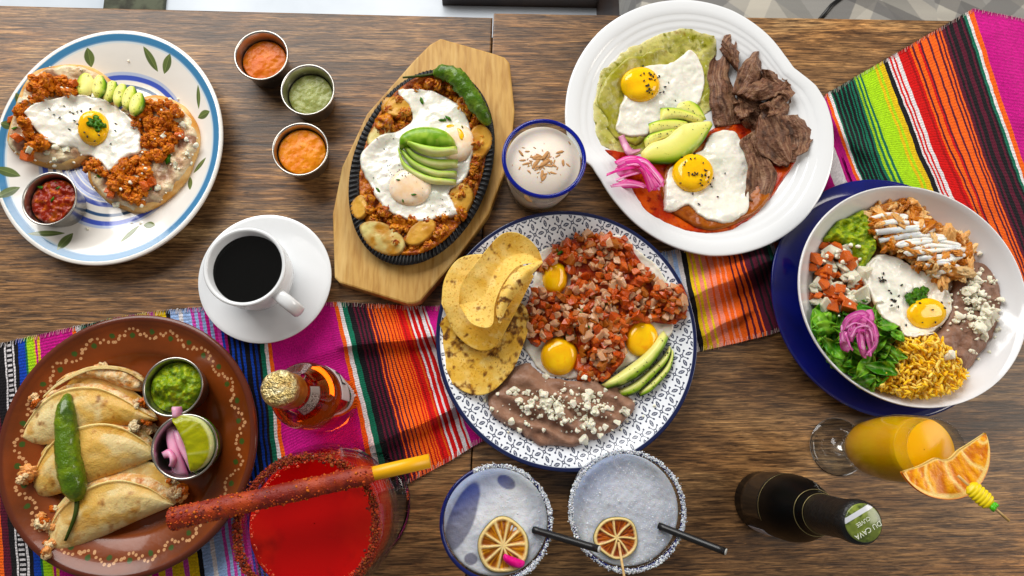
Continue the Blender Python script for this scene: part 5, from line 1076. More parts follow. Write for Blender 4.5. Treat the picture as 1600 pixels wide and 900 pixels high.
for k, (A, B) in enumerate(PB): onion(['short pink onion strip at the outer side of the bowl coil', 'pink onion strip arching over the head of the bowl coil', 'inner pink onion strip of the bowl coil', 'pink onion strip curving down the egg side of the bowl coil', 'straight pink onion strip hanging down the middle of the bowl coil', 'broad topmost pink onion strip of the bowl coil', 'small pink onion end sticking out beside the bowl egg'][k], inb(A), inb(B), .002+.002*k, 130+k, 'pink onion in the bowl', .004, '#d07aac', '#a63a80', .0035)
shreds('tangle of thin pink onion shreds over the bowl lettuce', PB, inb, 13, .0011, ['#e8a0c8', '#d878b0', '#c4569c'], '#a83c84', 11, .4, 330, (*P(*inb([(325, 590)])[0]), .04))
r4 = lambda c, sp, n, s: around(inb([c])[0], (sp[0]/2.3, sp[1]/2.3), n, s)
cheese('white cheese crumbs over the dark beans in the bowl', r4((740, 440), (30, 40), 18, 1)+r4((770, 520), (32, 40), 22, 2)+inb(((735, 645), (648, 660), (725, 370), (770, 352))), r4((750, 480), (45, 75), 130, 3), (*P(*inb([(760, 480)])[0]), .04), .0036, .0018, 5)

# ------------------------------------------------------------------ clay plate: tacos, chile, cups
TCOL = [np.array(C(h)) for h in ('#e4cc96', '#d8b068', '#a8661c', '#5a3010')]
def tacocol(seed): 
    def f(s, t, x, y):
        n = fbm(x, y, .03, 3, seed); c = mix(TCOL[0], TCOL[1], ss(n+.4*(t-.5), -.1, .4)); c = mix(c, np.array(C('#c08a34')), ss(fbm(x, y, .014, 3, seed+11), .15, .5)*.65); c = mix(c, np.array(C('#e4d4a6')), ss(fbm(x, y, .02, 3, seed+3), .05, .4)*.7*(t < .8)); c = mix(c, np.array(C('#f0dca0')), ss(t, .95, .98)*.8); m_ = fbm(x, y, .008, 3, seed+5); c = mix(c, TCOL[2], ss(m_, .30, .6)*.55); return mix(c, TCOL[3], ss(m_, .56, .7)*.55)
    return f
M_taco = food('griddled_tortilla', attr=True, rough=.42, sss=.2, coat=.1, bump=[(520, .0005), (150, .0010), (60, .0012)])
M_fill = food('cheesy_filling', '#d4a46c', rough=.35, sss=.3, coat=.2, var=[('#e6cfa6', 150, .42, .6), ('#bf7238', 120, .57, .72)], bump=[(300, .0015)])
def taco(label, fold, arc, barc, h, fills, seed, z0=.0135, h0=.004):
    f1 = ribbon(fold, arc, 0, 90, 50, zc=z0, lift=h0, liftfn=lambda s, t: h*np.sqrt(np.clip(1-(1-np.clip(t*1.5, 0, 1))**2, 0, 1))*(.35+.65*np.clip(np.sin(np.pi*np.clip(s, .0, 1)), 0, 1)**.5)-.22*h*ss(t, .6, .95)+.0012*ss(t, .93, .97), thick=.0022, noise=[(.03, .0015), (.008, .0004)], colfn=tacocol(seed), seed=seed, upd=False)
    c = f1[0][:, :2].mean(0); t = thing('taco', label, 'taco', (c[0], c[1], z0), 'folded tacos on the clay plate')
    b1 = ribbon(fold, barc, 0, 46, 16, zc=z0, lift=.001, liftfn=lambda s, t_: h*.42*ss(t_, .2, .75)*np.clip(np.sin(np.pi*s), 0, 1)**.5, thick=.0022, noise=[(.03, .0015)], colfn=tacocol(seed+9), seed=seed+9); part('back_tortilla', b1, M_taco, t)
    a_ = catmull(fold, 20, False); q = catmull(arc, 20, False); qb = catmull(barc, 20, False); m_ = q*.6+qb*.4
    part('filling', ribbon([tuple(p) for p in a_*.35+q*.65], [tuple(p) for p in m_], h*.5, 40, 12, zc=z0, lift=h*.35, prof=2, ends=6, noise=[(.008, .004)], seed=seed), M_fill, t)
    part('filling_bits', crumbs([tuple(p) for p in fills], .0034, LUR, seed, .3, .3, [np.array(C(h_)) for h_ in ('#e4c49a', '#d99c66', '#c0662e', '#e6d2ac')], flat=.8), M_chk, t, kind='stuff')
    part('front_tortilla', f1, M_taco, t); v_ = f1[0]; n_ = len(v_)//2; k_ = n_
    splat(*[up2(v_[:n_, q_].reshape(90, 50)).ravel() for q_ in range(3)])
    return t
jn = np.random.default_rng(5)
def jit(pts, n, sp): return [tuple(np.array(pts[jn.integers(len(pts))])+jn.normal(0, sp, 2)) for _ in range(n)]
t1 = taco('taco farthest from the chile stem, next to the guacamole cup', Z6((76, 432), (130, 452), (250, 432), (400, 392), (535, 368)), Z6((74, 425), (84, 385), (130, 318), (190, 272), (260, 252), (340, 255), (420, 290), (490, 335), (540, 362)), Z6((72, 420), (80, 340), (125, 270), (200, 225), (280, 212), (340, 212), (420, 240), (500, 300), (542, 360)), .013, jit(Z6((440, 240), (470, 260), (410, 220), (350, 200), (120, 292), (480, 310)), 26, 5), 140)
part('spilled_filling', blob(Z6((190, 245), (230, 205), (300, 185), (350, 176), (430, 186), (488, 218), (490, 262), (440, 262), (340, 225), (260, 225)), .010, edge=.005, noise=[(.01, .003)], seed=141, zc=.016), M_fill, t1)
part('tortilla_edge', ribbon(Z6((150, 280), (200, 235), (280, 190), (350, 178), (430, 188), (492, 224)), Z6((145, 290), (195, 250), (280, 205), (350, 190), (430, 200), (490, 235)), 0, 34, 6, zc=.0135, lift=.014, thick=.002, colfn=tacocol(7), seed=7), M_taco, t1)
taco('middle taco under the middle of the green chile', Z6((118, 600), (150, 630), (260, 600), (400, 550), (525, 498)), Z6((114, 590), (130, 520), (180, 440), (262, 392), (350, 376), (430, 395), (510, 450), (524, 490)), Z6((110, 580), (135, 490), (200, 410), (270, 366), (310, 344), (400, 350), (480, 380), (528, 440)), .014, jit(Z6((95, 560), (100, 545), (90, 565), (500, 385), (520, 395), (460, 385)), 26, 4), 150)
taco('taco nearest the chile stem with the widest griddled face', Z6((160, 812), (200, 826), (320, 780), (450, 720), (590, 660)), Z6((160, 800), (172, 730), (210, 665), (300, 598), (400, 570), (500, 592), (560, 630), (596, 655)), Z6((150, 790), (170, 700), (240, 610), (320, 545), (420, 508), (520, 510), (590, 560), (640, 600)), .0155, jit(Z6((140, 722), (160, 700), (150, 735), (190, 660), (150, 795), (165, 810), (600, 580), (620, 600), (600, 620), (580, 575)), 40, 5), 160)
chile('smooth glossy green chile lying across the three tacos', Z6((232, 272), (225, 340), (230, 430), (238, 520), (255, 590), (266, 636)), [.0048, .0086, .0098, .0106, .0110, .0094], Z6((264, 632), (262, 670), (250, 715), (224, 778)), .0014, -.006, 5, .9, .13)
_, circ, z0, h = cup('steel cup of mashed guacamole on the clay plate', *Z6((592, 252))[0], 47.5, 47, .0135, .034)
solo('guacamole', 'chunky guacamole in the steel cup on the clay plate', 'guacamole', blob(circ(.9), .001, zc=z0+h*.72, world=True, edge=.007, dome=.010, noise=[(.012, .008), (.005, .003)], seed=170), M_guac)
_, circ, z0, h = cup('steel cup with pink onion and a lime wedge on the clay plate', *Z6((632, 458))[0], 52.5, 52, .0135, .034)
PO2 = [(((580, 380), (575, 430), (590, 500), (600, 565)), ((610, 385), (605, 430), (622, 500), (640, 560))), (((595, 395), (610, 450), (640, 510), (655, 548)), ((618, 400), (632, 450), (655, 505), (662, 540))), (((552, 480), (580, 470), (600, 500), (590, 530)), ((560, 495), (580, 492), (585, 510), (578, 525)))]
for k, (A, B) in enumerate(PO2): solo('pickled_onion_strip', ['pale pink onion strip along the cup wall beside the lime', 'pale pink onion strip touching the lime wedge edge', 'short pale pink onion end pointing toward the tacos'][k], 'pickled onion', ribbon(Z6(*(np.array(A)*1.25-np.array(B)*.25)), Z6(*(np.array(B)*1.2-np.array(A)*.2)), .004, 26, 9, zc=z0+h*.6+.003*k, liftfn=lambda s, t: .004*np.sin(np.pi*s), prof=2, ends=8, noise=[(.01, .0012)], colfn=pk('#efb6ce', '#dc86ae'), seed=175+k), M_pink, 'pink onion in the steel cup')
solo('pickled_onion_strip', 'pink onion tip poking up over the rim toward the guacamole cup', 'pickled onion', ribbon(Z6((585, 318), (588, 340), (590, 362)), Z6((618, 318), (622, 340), (618, 362)), .008, 16, 8, zc=z0+h, lift=-.002, prof=2, ends=4, colfn=pk('#e2b0c6', '#cc8aac'), seed=4), M_pink, 'pink onion in the steel cup')
LM = [np.array(C(h_)) for h_ in ('#3c7012', '#dde2a8', '#aaac3e', '#93962a')]
def limec(s, t, x, y): 
    seg = np.abs(np.sin(s*np.pi*3.0)); c = mix(LM[2], LM[3], ss(fbm(s*30, t*4, 1.0, 2, 3), -.3, .4)); c = mix(c, LM[1], (1-ss(seg, .02, .10))*.22); c = mix(LM[1], c, ss(t, .11, .19)*(1-ss(t, .93, .99))); return mix(LM[0], c, ss(t, .04, .08))
lw = ribbon(Z6((588, 352), (650, 345), (705, 362), (740, 410), (745, 470), (715, 520), (662, 548)), Z6((590, 364), (606, 390), (620, 425), (632, 455), (640, 485), (648, 515), (658, 546)), .012, 40, 18, zc=z0+h*.72, lift=0, liftfn=lambda s, t: .006*t, prof=6, ends=10, colfn=limec, seed=1, noise=[(.004, .0004)])
solo('lime_wedge', 'juicy lime wedge resting on the pink onion in the steel cup', 'lime wedge', lw, food('lime', attr=True, rough=.2, sss=.4, srad=(.7, 1, .3), sscale=.005, coat=.4, bump=[(350, .0004)]))

# ------------------------------------------------------------------ coffee
M_por = M_white
sx_, sy_, *_ = ring_px(413.5, 436, 103.5, 100, .018)
CR = .0378; cz = .0085
pr = [(.0004, cz), (.022, cz), (.0235, cz-.0012), (.026, cz-.0012), (.0275, cz+.001), (.031, cz+.008), (.035, cz+.020), (.0372, cz+.038), (CR, cz+.0585), (CR+.0002, cz+.0595), (CR-.0008, cz+.0603), (CR-.0028, cz+.0600), (CR-.0038, cz+.0585), (.0335, cz+.038), (.0312, cz+.020), (.027, cz+.008), (.022, cz+.0045), (.0004, cz+.004)]
# the cup stands a little off the saucer's middle
ux, uy, *_ = ring_px(382, 417, 62.5, 59, cz+.06); sx_, sy_ = ux, uy
ct = thing('coffee_cup', 'white porcelain cup of black coffee on its saucer', 'cup', (sx_, sy_, cz-.0012)); part('cup_body', lathe(sx_, sy_, pr, 1, 1, 96), M_por, ct)
hd = np.array(P(479, 476, .05))-np.array(P(440, 443, .05)); hd /= np.hypot(*hd); hp = [(.0355, .052), (.046, .0535), (.0555, .051), (.0605, .044), (.0595, .033), (.051, .024), (.040, .021), (.0325, .021)]
hp = catmull(hp, 40, False); part('handle', tube(np.c_[sx_+hd[0]*hp[:, 0], sy_+hd[1]*hp[:, 0], cz+hp[:, 1]], .0042, 16, (1.5, .75)), M_por, ct)
cofz = cz+.047; rr = np.interp(.047, [.038, .0585], [.0335, .034])
solo('coffee', 'black coffee filling the white cup', 'coffee', lathe(sx_, sy_, [(.0004, cofz-.002), (rr-.0002, cofz-.002), (rr, cofz), (rr-.0006, cofz-.0001), (.0004, cofz-.0001)], 1, 1, 96), mk('coffee_liquid', '#050302', .04, spec=.5))
# ------------------------------------------------------------------ glasses, bottles, garnish
M_glass = mk('clear_glass', '#f8fbfb', .0, trans=1, ior=1.46)
def thin_glass(name, tint, ior=1.45):
    m = bpy.data.materials.new(name); m.use_nodes = True; nt = m.node_tree; N = nt.nodes.new; L = nt.links.new; nt.nodes.remove(nt.nodes['Principled BSDF']); out = nt.nodes['Material Output']
    lw_ = N('ShaderNodeLayerWeight'); pw = N('ShaderNodeMath'); pw.operation = 'POWER'; pw.inputs[1].default_value = 4.5; L(lw_.outputs['Facing'], pw.inputs[0]); fr = N('ShaderNodeMath'); fr.operation = 'MULTIPLY_ADD'; fr.inputs[1].default_value = .55; fr.inputs[2].default_value = .03; L(pw.outputs[0], fr.inputs[0]); tr = N('ShaderNodeBsdfTransparent'); tr.inputs[0].default_value = (*tint, 1); gl = N('ShaderNodeBsdfGlossy'); gl.inputs['Roughness'].default_value = .01
    mx = N('ShaderNodeMixShader'); L(fr.outputs[0], mx.inputs[0]); L(tr.outputs[0], mx.inputs[1]); L(gl.outputs[0], mx.inputs[2]); L(mx.outputs[0], out.inputs[0]); return m
M_thin = thin_glass('thin_clear_glass', (.93, .95, .95))
M_cobr = mk('cobalt_glass', '#1b2aa8', .05, trans=.55, ior=1.46)
def gwall(X, Y, outer, t, seg=96, base=.004, tb=.004):
    """hollow glass: outer wall profile (radius, z) upward, wall thickness t"""
    o_ = [(.0004, outer[0][1])]+list(outer); inn = [(max(r-t, .0006), z) for r, z in outer if z > outer[0][1]+base][::-1]
    rim = [(outer[-1][0]-t*.5, outer[-1][1]+t*.35)]
    return lathe(X, Y, o_+rim+inn+[(.0004, inn[-1][1]-.0002)], 1, 1, seg)
def axis_from(px, py, z): return [float(q) for q in P(px, py, z)]
def torus_geo(X, Y, R, r, z, seg=96, k=10): return lathe(X, Y, [(R+r*math.cos(a), z+r*math.sin(a)) for a in np.linspace(-np.pi, np.pi, k)], 1, 1, seg)
# horchata tumbler
hz = .078; X, Y, a_, b_ = ring_px(850, 248, 63.5, 62, hz); R = (a_+b_)/2
t = thing('drink_glass', 'short clear tumbler with cobalt rim full of milky cinnamon drink', 'glass', (X, Y, .0005))
part('glass_wall', gwall(X, Y, [(.74*R, .0005), (.78*R, .002), (.82*R, .012), (.90*R, .035), (.955*R, .058), (.97*R, hz-.002)], .0022), M_thin, t)
part('cobalt_rim', torus_geo(X, Y, .972*R, .0021, hz-.0005), M_cobr, t)
M_hor = food('horchata', '#eee3d6', rough=.3, sss=.3, sscale=.006, bump=[(900, .0001)])
hl = hz-.008; solo('horchata', 'milky cinnamon rice drink inside the cobalt-rimmed tumbler', 'drink', lathe(X, Y, [(.0004, .006), (.72*R, .006), (.76*R, .012), (.86*R, .035), (.90*R, hl-.002), (.905*R, hl), (.90*R, hl+.0004), (.0004, hl)], 1, 1, 96), M_hor)
cin = []; r_c = np.random.default_rng(8)
for px, py in around((842, 253), (16, 9), 60, 2)+around((845, 262), (22, 15), 30, 3):
    x_, y_ = axis_from(px, py, hl); s_ = .0012*np.exp(r_c.normal(0, .45)); cin.append((LU1[r_c.integers(8)][0], LU1[0][1], (s_*1.7, s_*.7, s_*.25), rotm(r_c.random()*3), (x_, y_, hl+.0004)))
part('cinnamon_shavings', joined(cin), mk('cinnamon', '#b98c60', .8), bpy.data.objects['horchata'], kind='stuff')
# salt or chili crusted rims
def crust(X, Y, R, z, n, size, cols, seed, a0=0, a1=2*np.pi, spread=.0009, name='rim_salt', parent=None, mat=None):
    r = np.random.default_rng(seed); it = []
    for _ in range(n):
        a = a0+(a1-a0)*r.random(); dens = .5+.5*vn(np.array([a*4.0]), np.array([seed*1.0]), 3)[0]
        if r.random() > dens+.25: continue
        rr = R+r.normal(0, spread); s_ = size*np.exp(r.normal(0, .4)); k = r.integers(8)
        it.append((LU1[k][0], LU1[k][1], (s_, s_, s_), rotm(r.random()*6), (X+rr*math.cos(a), Y+rr*math.sin(a), z+r.normal(0, .0009)), cols[r.integers(len(cols))]))
    part(name, joined(it), mat, parent, kind='stuff')
M_salt = mk('crusted_salt', attr=True, rough=.6, sss=.3, sscale=.002)
# margarita glasses with frozen drink
M_slush = [food('frozen_lime_drink', attr=True, rough=.42, sss=.35, sscale=.006, bump=[(900, .0004), (150, .0006)]), None]
def wheel(label, px, py, a_, b_, lv, seed, cx_col='#8a4a0c', cx_col2='#c98a22', group=None, n=8, tilt=0):
    x0, y0, rx, ry = ring_px(px, py, a_, b_, lv+.006); t_ = thing('citrus_wheel', label, 'dried citrus', (x0, y0, lv), group)
    th = np.linspace(0, 2*np.pi, 97)[:-1]; rs = np.r_[0.02, np.linspace(.06, 1, 26)]; rr, tt = np.meshgrid(rs, th, indexing='ij')
    w = 1+.03*np.sin(3*tt+seed)+.02*np.sin(5*tt+2*seed); dx, dy = math.cos(seed*.7)*tilt, math.sin(seed*.7)*tilt
    x_ = x0+rx*rr*w*np.cos(tt); y_ = y0+ry*rr*w*np.sin(tt); sg = np.abs(((tt*n/(2*np.pi)+.08*np.sin(rr*4+seed)) % 1)-.5)*2/n*2*np.pi*rr   # distance from a membrane mid-segment
    half = np.pi*rr/n; mem = np.clip(half*2*0+np.abs(((tt*n/(2*np.pi)+.5+.10*np.sin(rr*3+seed)) % 1)-.5)*2*np.pi/n*rr, 0, 1)
    pulp = ss(mem, .02, .07)*(1-ss(rr, .82, .88))*ss(rr, .07, .14)
    fz = fbm(tt*26, rr*2.5, 1.0, 3, seed); c = mix(np.array(C('#e9d29a')), mix(np.array(C(cx_col)), np.array(C(cx_col2)), ss(fz, -.4, .6)), pulp); c = mix(c, np.array(C('#4b4a14')), ss(rr, .955, .985))
    zz = lv+.0030+.0012*pulp*fz-.0016*pulp+.0010*np.sin(2*tt+seed)*rr; zz = zz-.0016*ss(rr, .93, 1); zz = zz+dx*(x_-x0)+dy*(y_-y0)
    n0, n1 = rr.shape; idx = np.arange(n0*n1).reshape(n0, n1); f = np.stack([idx[:-1], idx[1:], np.roll(idx[1:], -1, 1), np.roll(idx[:-1], -1, 1)], -1).reshape(-1, 4)
    zb = zz-.0026; N2 = n0*n1; ring = idx[-1]; r2 = np.roll(ring, -1); f = np.vstack([f, f[:, ::-1]+N2, np.stack([ring, ring+N2, r2+N2, r2], 1)]); f = [list(q) for q in f]+[list(idx[0]), list((idx[0]+N2)[::-1])]
    v = np.vstack([np.stack([x_.ravel(), y_.ravel(), zz.ravel()], 1), np.stack([x_.ravel(), y_.ravel(), zb.ravel()], 1)]); c = c.reshape(-1, 3); part('citrus_slice', (v, f, {'col': np.vstack([c, c])}), M_cit, t_); return t_
M_cit = food('dried_citrus', attr=True, rough=.35, sss=.3, srad=(1, .6, .2), sscale=.003, coat=.35, bump=[(500, .0006)])
def straw(label, p0, p1, r, group):
    p0, p1 = np.array(p0), np.array(p1); d = (p1-p0)/np.linalg.norm(p1-p0); t_ = thing('straw', label, 'straw', p0, group)
    n = 12; pts = np.array([p0+(p1-p0)*k for k in np.linspace(0, 1, n)]); v, f, _ = tube(pts, r, 18, cap=False); v2, f2, _ = tube(pts, r*.84, 18, cap=False); m_ = len(v)
    f3 = [[k, (k+1) % 18, m_+(k+1) % 18, m_+k] for k in range(18)]; f4 = [[m_-18+(k+1) % 18, m_-18+k, 2*m_-18+k, 2*m_-18+(k+1) % 18] for k in range(18)]
    part('straw_wrap', (np.vstack([v, v2+0]), f+[[q+m_ for q in qq[::-1]] for qq in f2]+f3+f4, {}), M_straw, t_)
    part('straw_end', tube(np.array([p1-d*.004, p1+d*.0003]), r*.84, 18), mk('white_paper', '#d8d8d4', .7), t_); return t_
M_ice = mk('ice_grains', '#d2d7e0', .3, sss=.4, sscale=.002)
M_straw = mk('black_paper_straw', '#111113', .4, coat=.2)
MARG = [(775, 818, 89.5, 89, .088, 'wide frozen cocktail glass with cobalt rim, clear melted patches and pink petal'), (980, 799, 92, 93, .094, 'wide frozen cocktail glass with heavy salt rim below the patterned plate')]
lev = []
for k, (cx_, cy_, a_, b_, hz, lb) in enumerate(MARG):
    X, Y, ra_, rb_ = ring_px(cx_, cy_, a_, b_, hz); R = (ra_+rb_)/2
    t = thing('cocktail_glass', lb, 'glass', (X, Y, .0005), 'frozen cocktails')
    part('glass_wall', gwall(X, Y, [(.50*R, .0005), (.54*R, .002), (.62*R, .008), (.80*R, .024), (.93*R, .048), (.975*R, .07), (.98*R, hz-.002)], .0028), M_thin, t)
    part('cobalt_rim', torus_geo(X, Y, .98*R, .0017, hz-.0007), mk('dark_cobalt_glass', '#1c2668', .06, trans=.3), t)
    crust(X, Y, .985*R, hz+.0006, 6000 if k else 3400, .00042, [np.array(C('#dfe2e8')), np.array(C('#c4c9d2')), np.array(C('#f2f3f5'))], 20+k, *(([-1.4, 2.0] if not k else [0, 6.283])), name='rim_salt', parent=t, mat=M_salt)
    lv = hz-.007; lev.append((X, Y, R, lv)); an = np.linspace(0, 2*np.pi, 60, endpoint=False); circ = np.c_[X+.945*R*np.cos(an), Y+.945*R*np.sin(an)]
    def cf(gx, gy, sd, h, k=k, X=X, Y=Y, R=R):
        u = (gx-X)/R; v_ = (gy-Y)/R; n = fbm(gx, gy, .03, 3, 5+k); c = mix(np.array(C('#c2c6d0')), np.array(C('#dcdee2')), ss(n-.4*v_, -.3, .7))
        c = mix(c, np.array(C('#98a6cc')), ss(-u*.6+v_*.8+.15*n, .25, 1.0)*.75)
        if k == 0:
            for (eu, ev, ea, eb, rot_) in ((-.60, .10, .24, .66, -.42), (.20, .68, .20, .13, -.5), (-.46, -.64, .13, .11, 0)):
                p = (u-eu)*math.cos(rot_)+(v_-ev)*math.sin(rot_); q = -(u-eu)*math.sin(rot_)+(v_-ev)*math.cos(rot_); e = (p/ea)**2+(q/eb)**2; m_ = 1-ss(e+.25*n, .75, 1.05)
                c = mix(c, mix(np.array(C('#77788a')), np.array(C('#2c3f92')), ss(v_-.55*u, .25, .95)), m_*.9)
        return c
    sl = blob(circ, .001, zc=lv-.004, world=True, edge=.004, dome=.003, noise=[(.02, .0012), (.004, .0006)], seed=200+k, colfn=cf)
    solo('frozen_drink', ['pale frozen drink with bluish melted patches under the larger citrus wheel', 'pale icy drink in the heavily salted glass'][k], 'drink', sl, M_slush[0])
    fd = bpy.data.objects['frozen_drink' if k == 0 else 'frozen_drink.001']; ri = np.random.default_rng(60+k); ice = []
    for _ in range(900):
        rr, aa = R*.93*ri.random()**.5, ri.random()*6.28; x_, y_ = X+rr*math.cos(aa), Y+rr*math.sin(aa)
        wx_, wy_ = axis_from(*((786.5, 854), (965, 841.5))[k], lv)
        if math.hypot(x_-wx_, y_-wy_) < (.028, .022)[k] or (k == 0 and ((x_-X)/R < -.25 or (y_-Y)/R > .5)): continue
        s_ = .0004*np.exp(ri.normal(0, .35)); ice.append((LU1[_ % 8][0], LU1[_ % 8][1], (s_, s_, s_*.7), rotm(ri.random()*6), (x_, y_, lv-.0003+.0028*(1-rr/R)**.8)))
    part('ice_grains', joined(ice), M_ice, fd, kind='stuff')
    bt = lathe(X, Y, [(.0004, .006), (.50*R, .006), (.58*R, .0095), (.76*R, .026), (.88*R, .05), (.935*R, lv-.006), (.94*R, lv-.0046), (.0004, lv-.0046)], 1, 1, 72); part('drink_body', bt, mk('drink_body', '#9aa3b8', .3, sss=.3), bpy.data.objects['frozen_drink' if k == 0 else 'frozen_drink.001'])
X, Y, R, lv = lev[0]
wheel('larger dried citrus wheel with pink petal on the frozen drink', 786.5, 854, 40.5, 45, lv-.001, 3, '#8a4a0c', '#d0942c', 'dried citrus wheels on frozen drinks', 10)
pl_ = [(788, 866), (800, 870), (812, 874), (820, 878), (818, 886), (808, 888), (796, 884), (787, 876)]
solo('flower_petal', 'magenta flower petal lying on the dried citrus wheel', 'petal', blob(pl_, .0035, zc=lv+.0045, edge=.004, noise=[(.006, .002)], seed=9), food('magenta_petal', '#d0127e', rough=.4, sss=.4, var=[('#e84aa6', 120, .5, .7)]))
straw('black paper straw in the glass with the pink petal', (*axis_from(834, 828, lv), lv-.001), (*axis_from(936, 858, lv+.035), lv+.035), .0031, 'black straws')
p0 = np.array([*axis_from(836, 829, lv), lv])
X, Y, R, lv = lev[1]
wheel('smaller dark dried citrus wheel with a wooden pick', 965, 841.5, 35, 34, lv-.001, 5, '#7a3206', '#b4640f', 'dried citrus wheels on frozen drinks', 7)
straw('black paper straw in the heavily salted glass', (*axis_from(1030, 822, lv), lv-.001), (*axis_from(1134, 862, lv+.035), lv+.035), .0031, 'black straws')
M_pick = mk('pale_bamboo', '#d8b988', .6, var=[('#c09c62', 200, .45, .65)])
solo('cocktail_pick', 'pale wooden pick stuck through the smaller dried citrus wheel', 'pick', tube(np.array([[*axis_from(967, 848, lv+.004), lv+.003], [*axis_from(976, 905, lv+.022), lv+.022]]), .0011, 10), M_pick)
# red beer cocktail in the big goblet
hz = .17; X, Y, a_, b_ = ring_px(477, 826, 113, 113, hz); R = (a_+b_)/2; X, Y = axis_from(480, 824, hz)
t = thing('goblet', 'large stemmed goblet of red cocktail with chili-crusted rim', 'glass', (X, Y, .0005))
gp = [(.004, .0005), (.057, .0008), (.058, .0018), (.05, .0034), (.02, .0062), (.010, .012), (.008, .022), (.010, .034), (.022, .042), (.040, .055), (.053, .078), (.0595, .108), (.0575, .135), (.0535, .152), (.0545, .162), (R, hz-.001)]
inn = [(R-.003, hz-.002), (.0515, .162), (.0505, .152), (.0545, .135), (.0565, .108), (.050, .079), (.0375, .0575), (.02, .046), (.0004, .044)]
part('goblet_bowl', lathe(X, Y, gp[8:]+[(R-.0012, hz+.0006)]+inn, 1, 1, 128), M_thin, t)
part('stem_and_foot', lathe(X, Y, [(.0004, .0005)]+gp[:8]+[(.012, .0385), (.0004, .040)], 1, 1, 96), M_glass, t)
M_chi = mk('chili_powder', attr=True, rough=.8)
crust(X, Y, R-.001, hz+.0006, 8000, .00050, [np.array(C(q)) for q in ('#7c2a10', '#a33c14', '#5c1c0c', '#8c4a22')], 31, spread=.0016, name='chili_rim', parent=t, mat=M_chi)
dl = .148
M_red = food('red_beer_cocktail', '#bc1c0c', rough=.1, sss=.2, srad=(1, .15, .05), sscale=.006, spec=.3, var=[('#d03416', 14, .42, .66), ('#8c0a05', 30, .56, .74)])
solo('red_cocktail', 'deep red tomato beer drink inside the big goblet', 'drink', lathe(X, Y, [(.0004, .0475), (.018, .0475), (.0365, .059), (.0485, .079), (.0545, .108), (.052, .135), (.0488, dl-.001), (.0483, dl), (.0478, dl-.0003), (.0004, dl-.0005)], 1, 1, 96), M_red)
rb2 = np.random.default_rng(77); bub = []
for _ in range(260):
    a = rb2.random()*6.28; rr = .0476-abs(rb2.normal(0, .0014)); s_ = .0006*np.exp(rb2.normal(0, .4)); bub.append((SEED[0], SEED[1], (s_, s_*1.8, s_*1.6), np.eye(3), (X+rr*math.cos(a), Y+rr*math.sin(a), dl-.0003)))
part('foam_bubbles', joined(bub), mk('pink_foam', '#e2563c', .15, coat=.5), bpy.data.objects['red_cocktail'], kind='stuff')
zs = hz+.0085
A0, A1 = np.array([*axis_from(264, 812, zs), zs]), np.array([*axis_from(672, 720, zs+.004), zs+.004])
st_t = thing('candy_straw', 'chili-crusted tamarind candy straw lying across the goblet rim', 'straw', A0)
n = 90; pts = np.array([A0+(A1-A0)*k for k in np.linspace(0, .80, n)]); u_ = np.linspace(0, 1, n); rad = (.0080-.0012*u_+.0006*fbm(u_*14, u_*0, 1.0, 3, 2))*np.clip(np.sqrt(np.clip(1-(1-u_*30).clip(0, 1)**2, 0, 1))+.3, 0, 1)*(1-.35*ss(u_, .92, 1.0))
M_tam = mk('tamarind_candy', '#7c2410', .5, var=[('#a8441a', 60, .42, .62), ('#581810', 90, .58, .72)], bump=[(1500, .0004), (200, .0008)])
part('tamarind_coating', tube(pts, rad, 22, None, True, .08, seed=3), M_tam, st_t)
it = []; r_k = np.random.default_rng(4); d_ = (A1-A0)/np.linalg.norm(A1-A0); sd2 = np.cross(d_, [0, 0, 1]); up_ = np.cross(sd2, d_)
for _ in range(1100):
    k = min(r_k.random()**1.7, .97); a = r_k.random()*6.28; rr = np.interp(k, u_, rad)*1.0; p = A0+(A1-A0)*.80*k+(sd2*math.cos(a)+up_*math.sin(a))*rr; s_ = .00055*np.exp(r_k.normal(0, .35)); j = r_k.integers(8)
    it.append((LU1[j][0], LU1[j][1], (s_,)*3, rotm(r_k.random()*6), p, [np.array(C(q)) for q in ('#b8501c', '#a03a14', '#c46a30', '#7c2410')][r_k.integers(4)]))
part('chili_grains', joined(it), M_chi, st_t, kind='stuff')
part('yellow_straw', tube(np.array([A0+(A1-A0)*k for k in (.70, .85, .999)]), .0052, 20), mk('yellow_plastic', '#e8b010', .35), st_t)
# mimosa flute
X, Y = axis_from(1308, 698, 0)
t = thing('flute_glass', 'small stemmed flute of orange drink with dried orange on its rim', 'glass', (X, Y, .0004))
fo = [(.028, .0004), (.029, .001), (.0285, .0018), (.018, .0032), (.007, .006), (.0042, .012), (.0040, .022), (.0050, .031), (.012, .037), (.020, .046), (.0265, .064), (.0295, .09), (.0295, .112), (.0275, .138), (.0250, .155)]
inn = [(.0237, .1548), (.0262, .138), (.0282, .112), (.0282, .09), (.0252, .065), (.0186, .0475), (.0105, .0395), (.0004, .0375)]
part('flute_bowl', lathe(X, Y, fo[8:]+[(.0244, .1556)]+inn, 1, 1, 96), M_thin, t)
part('stem_and_foot', lathe(X, Y, [(.0004, .0004)]+fo[:8]+[(.009, .0345), (.0004, .036)], 1, 1, 96), M_glass, t)
M_mim = food('orange_drink', '#ffb414', rough=.2, sss=.2, srad=(1, .5, .1), sscale=.006, spec=.3, var=[('#ffc236', 30, .4, .65)])
solo('orange_drink', 'bright orange sparkling drink inside the flute', 'drink', lathe(X, Y, [(.0004, .0385), (.0103, .0402), (.0182, .048), (.0248, .0655), (.0278, .09), (.0278, .112), (.0262, .133), (.0258, .1398), (.0254, .1401), (.0004, .1398)], 1, 1, 72), M_mim)
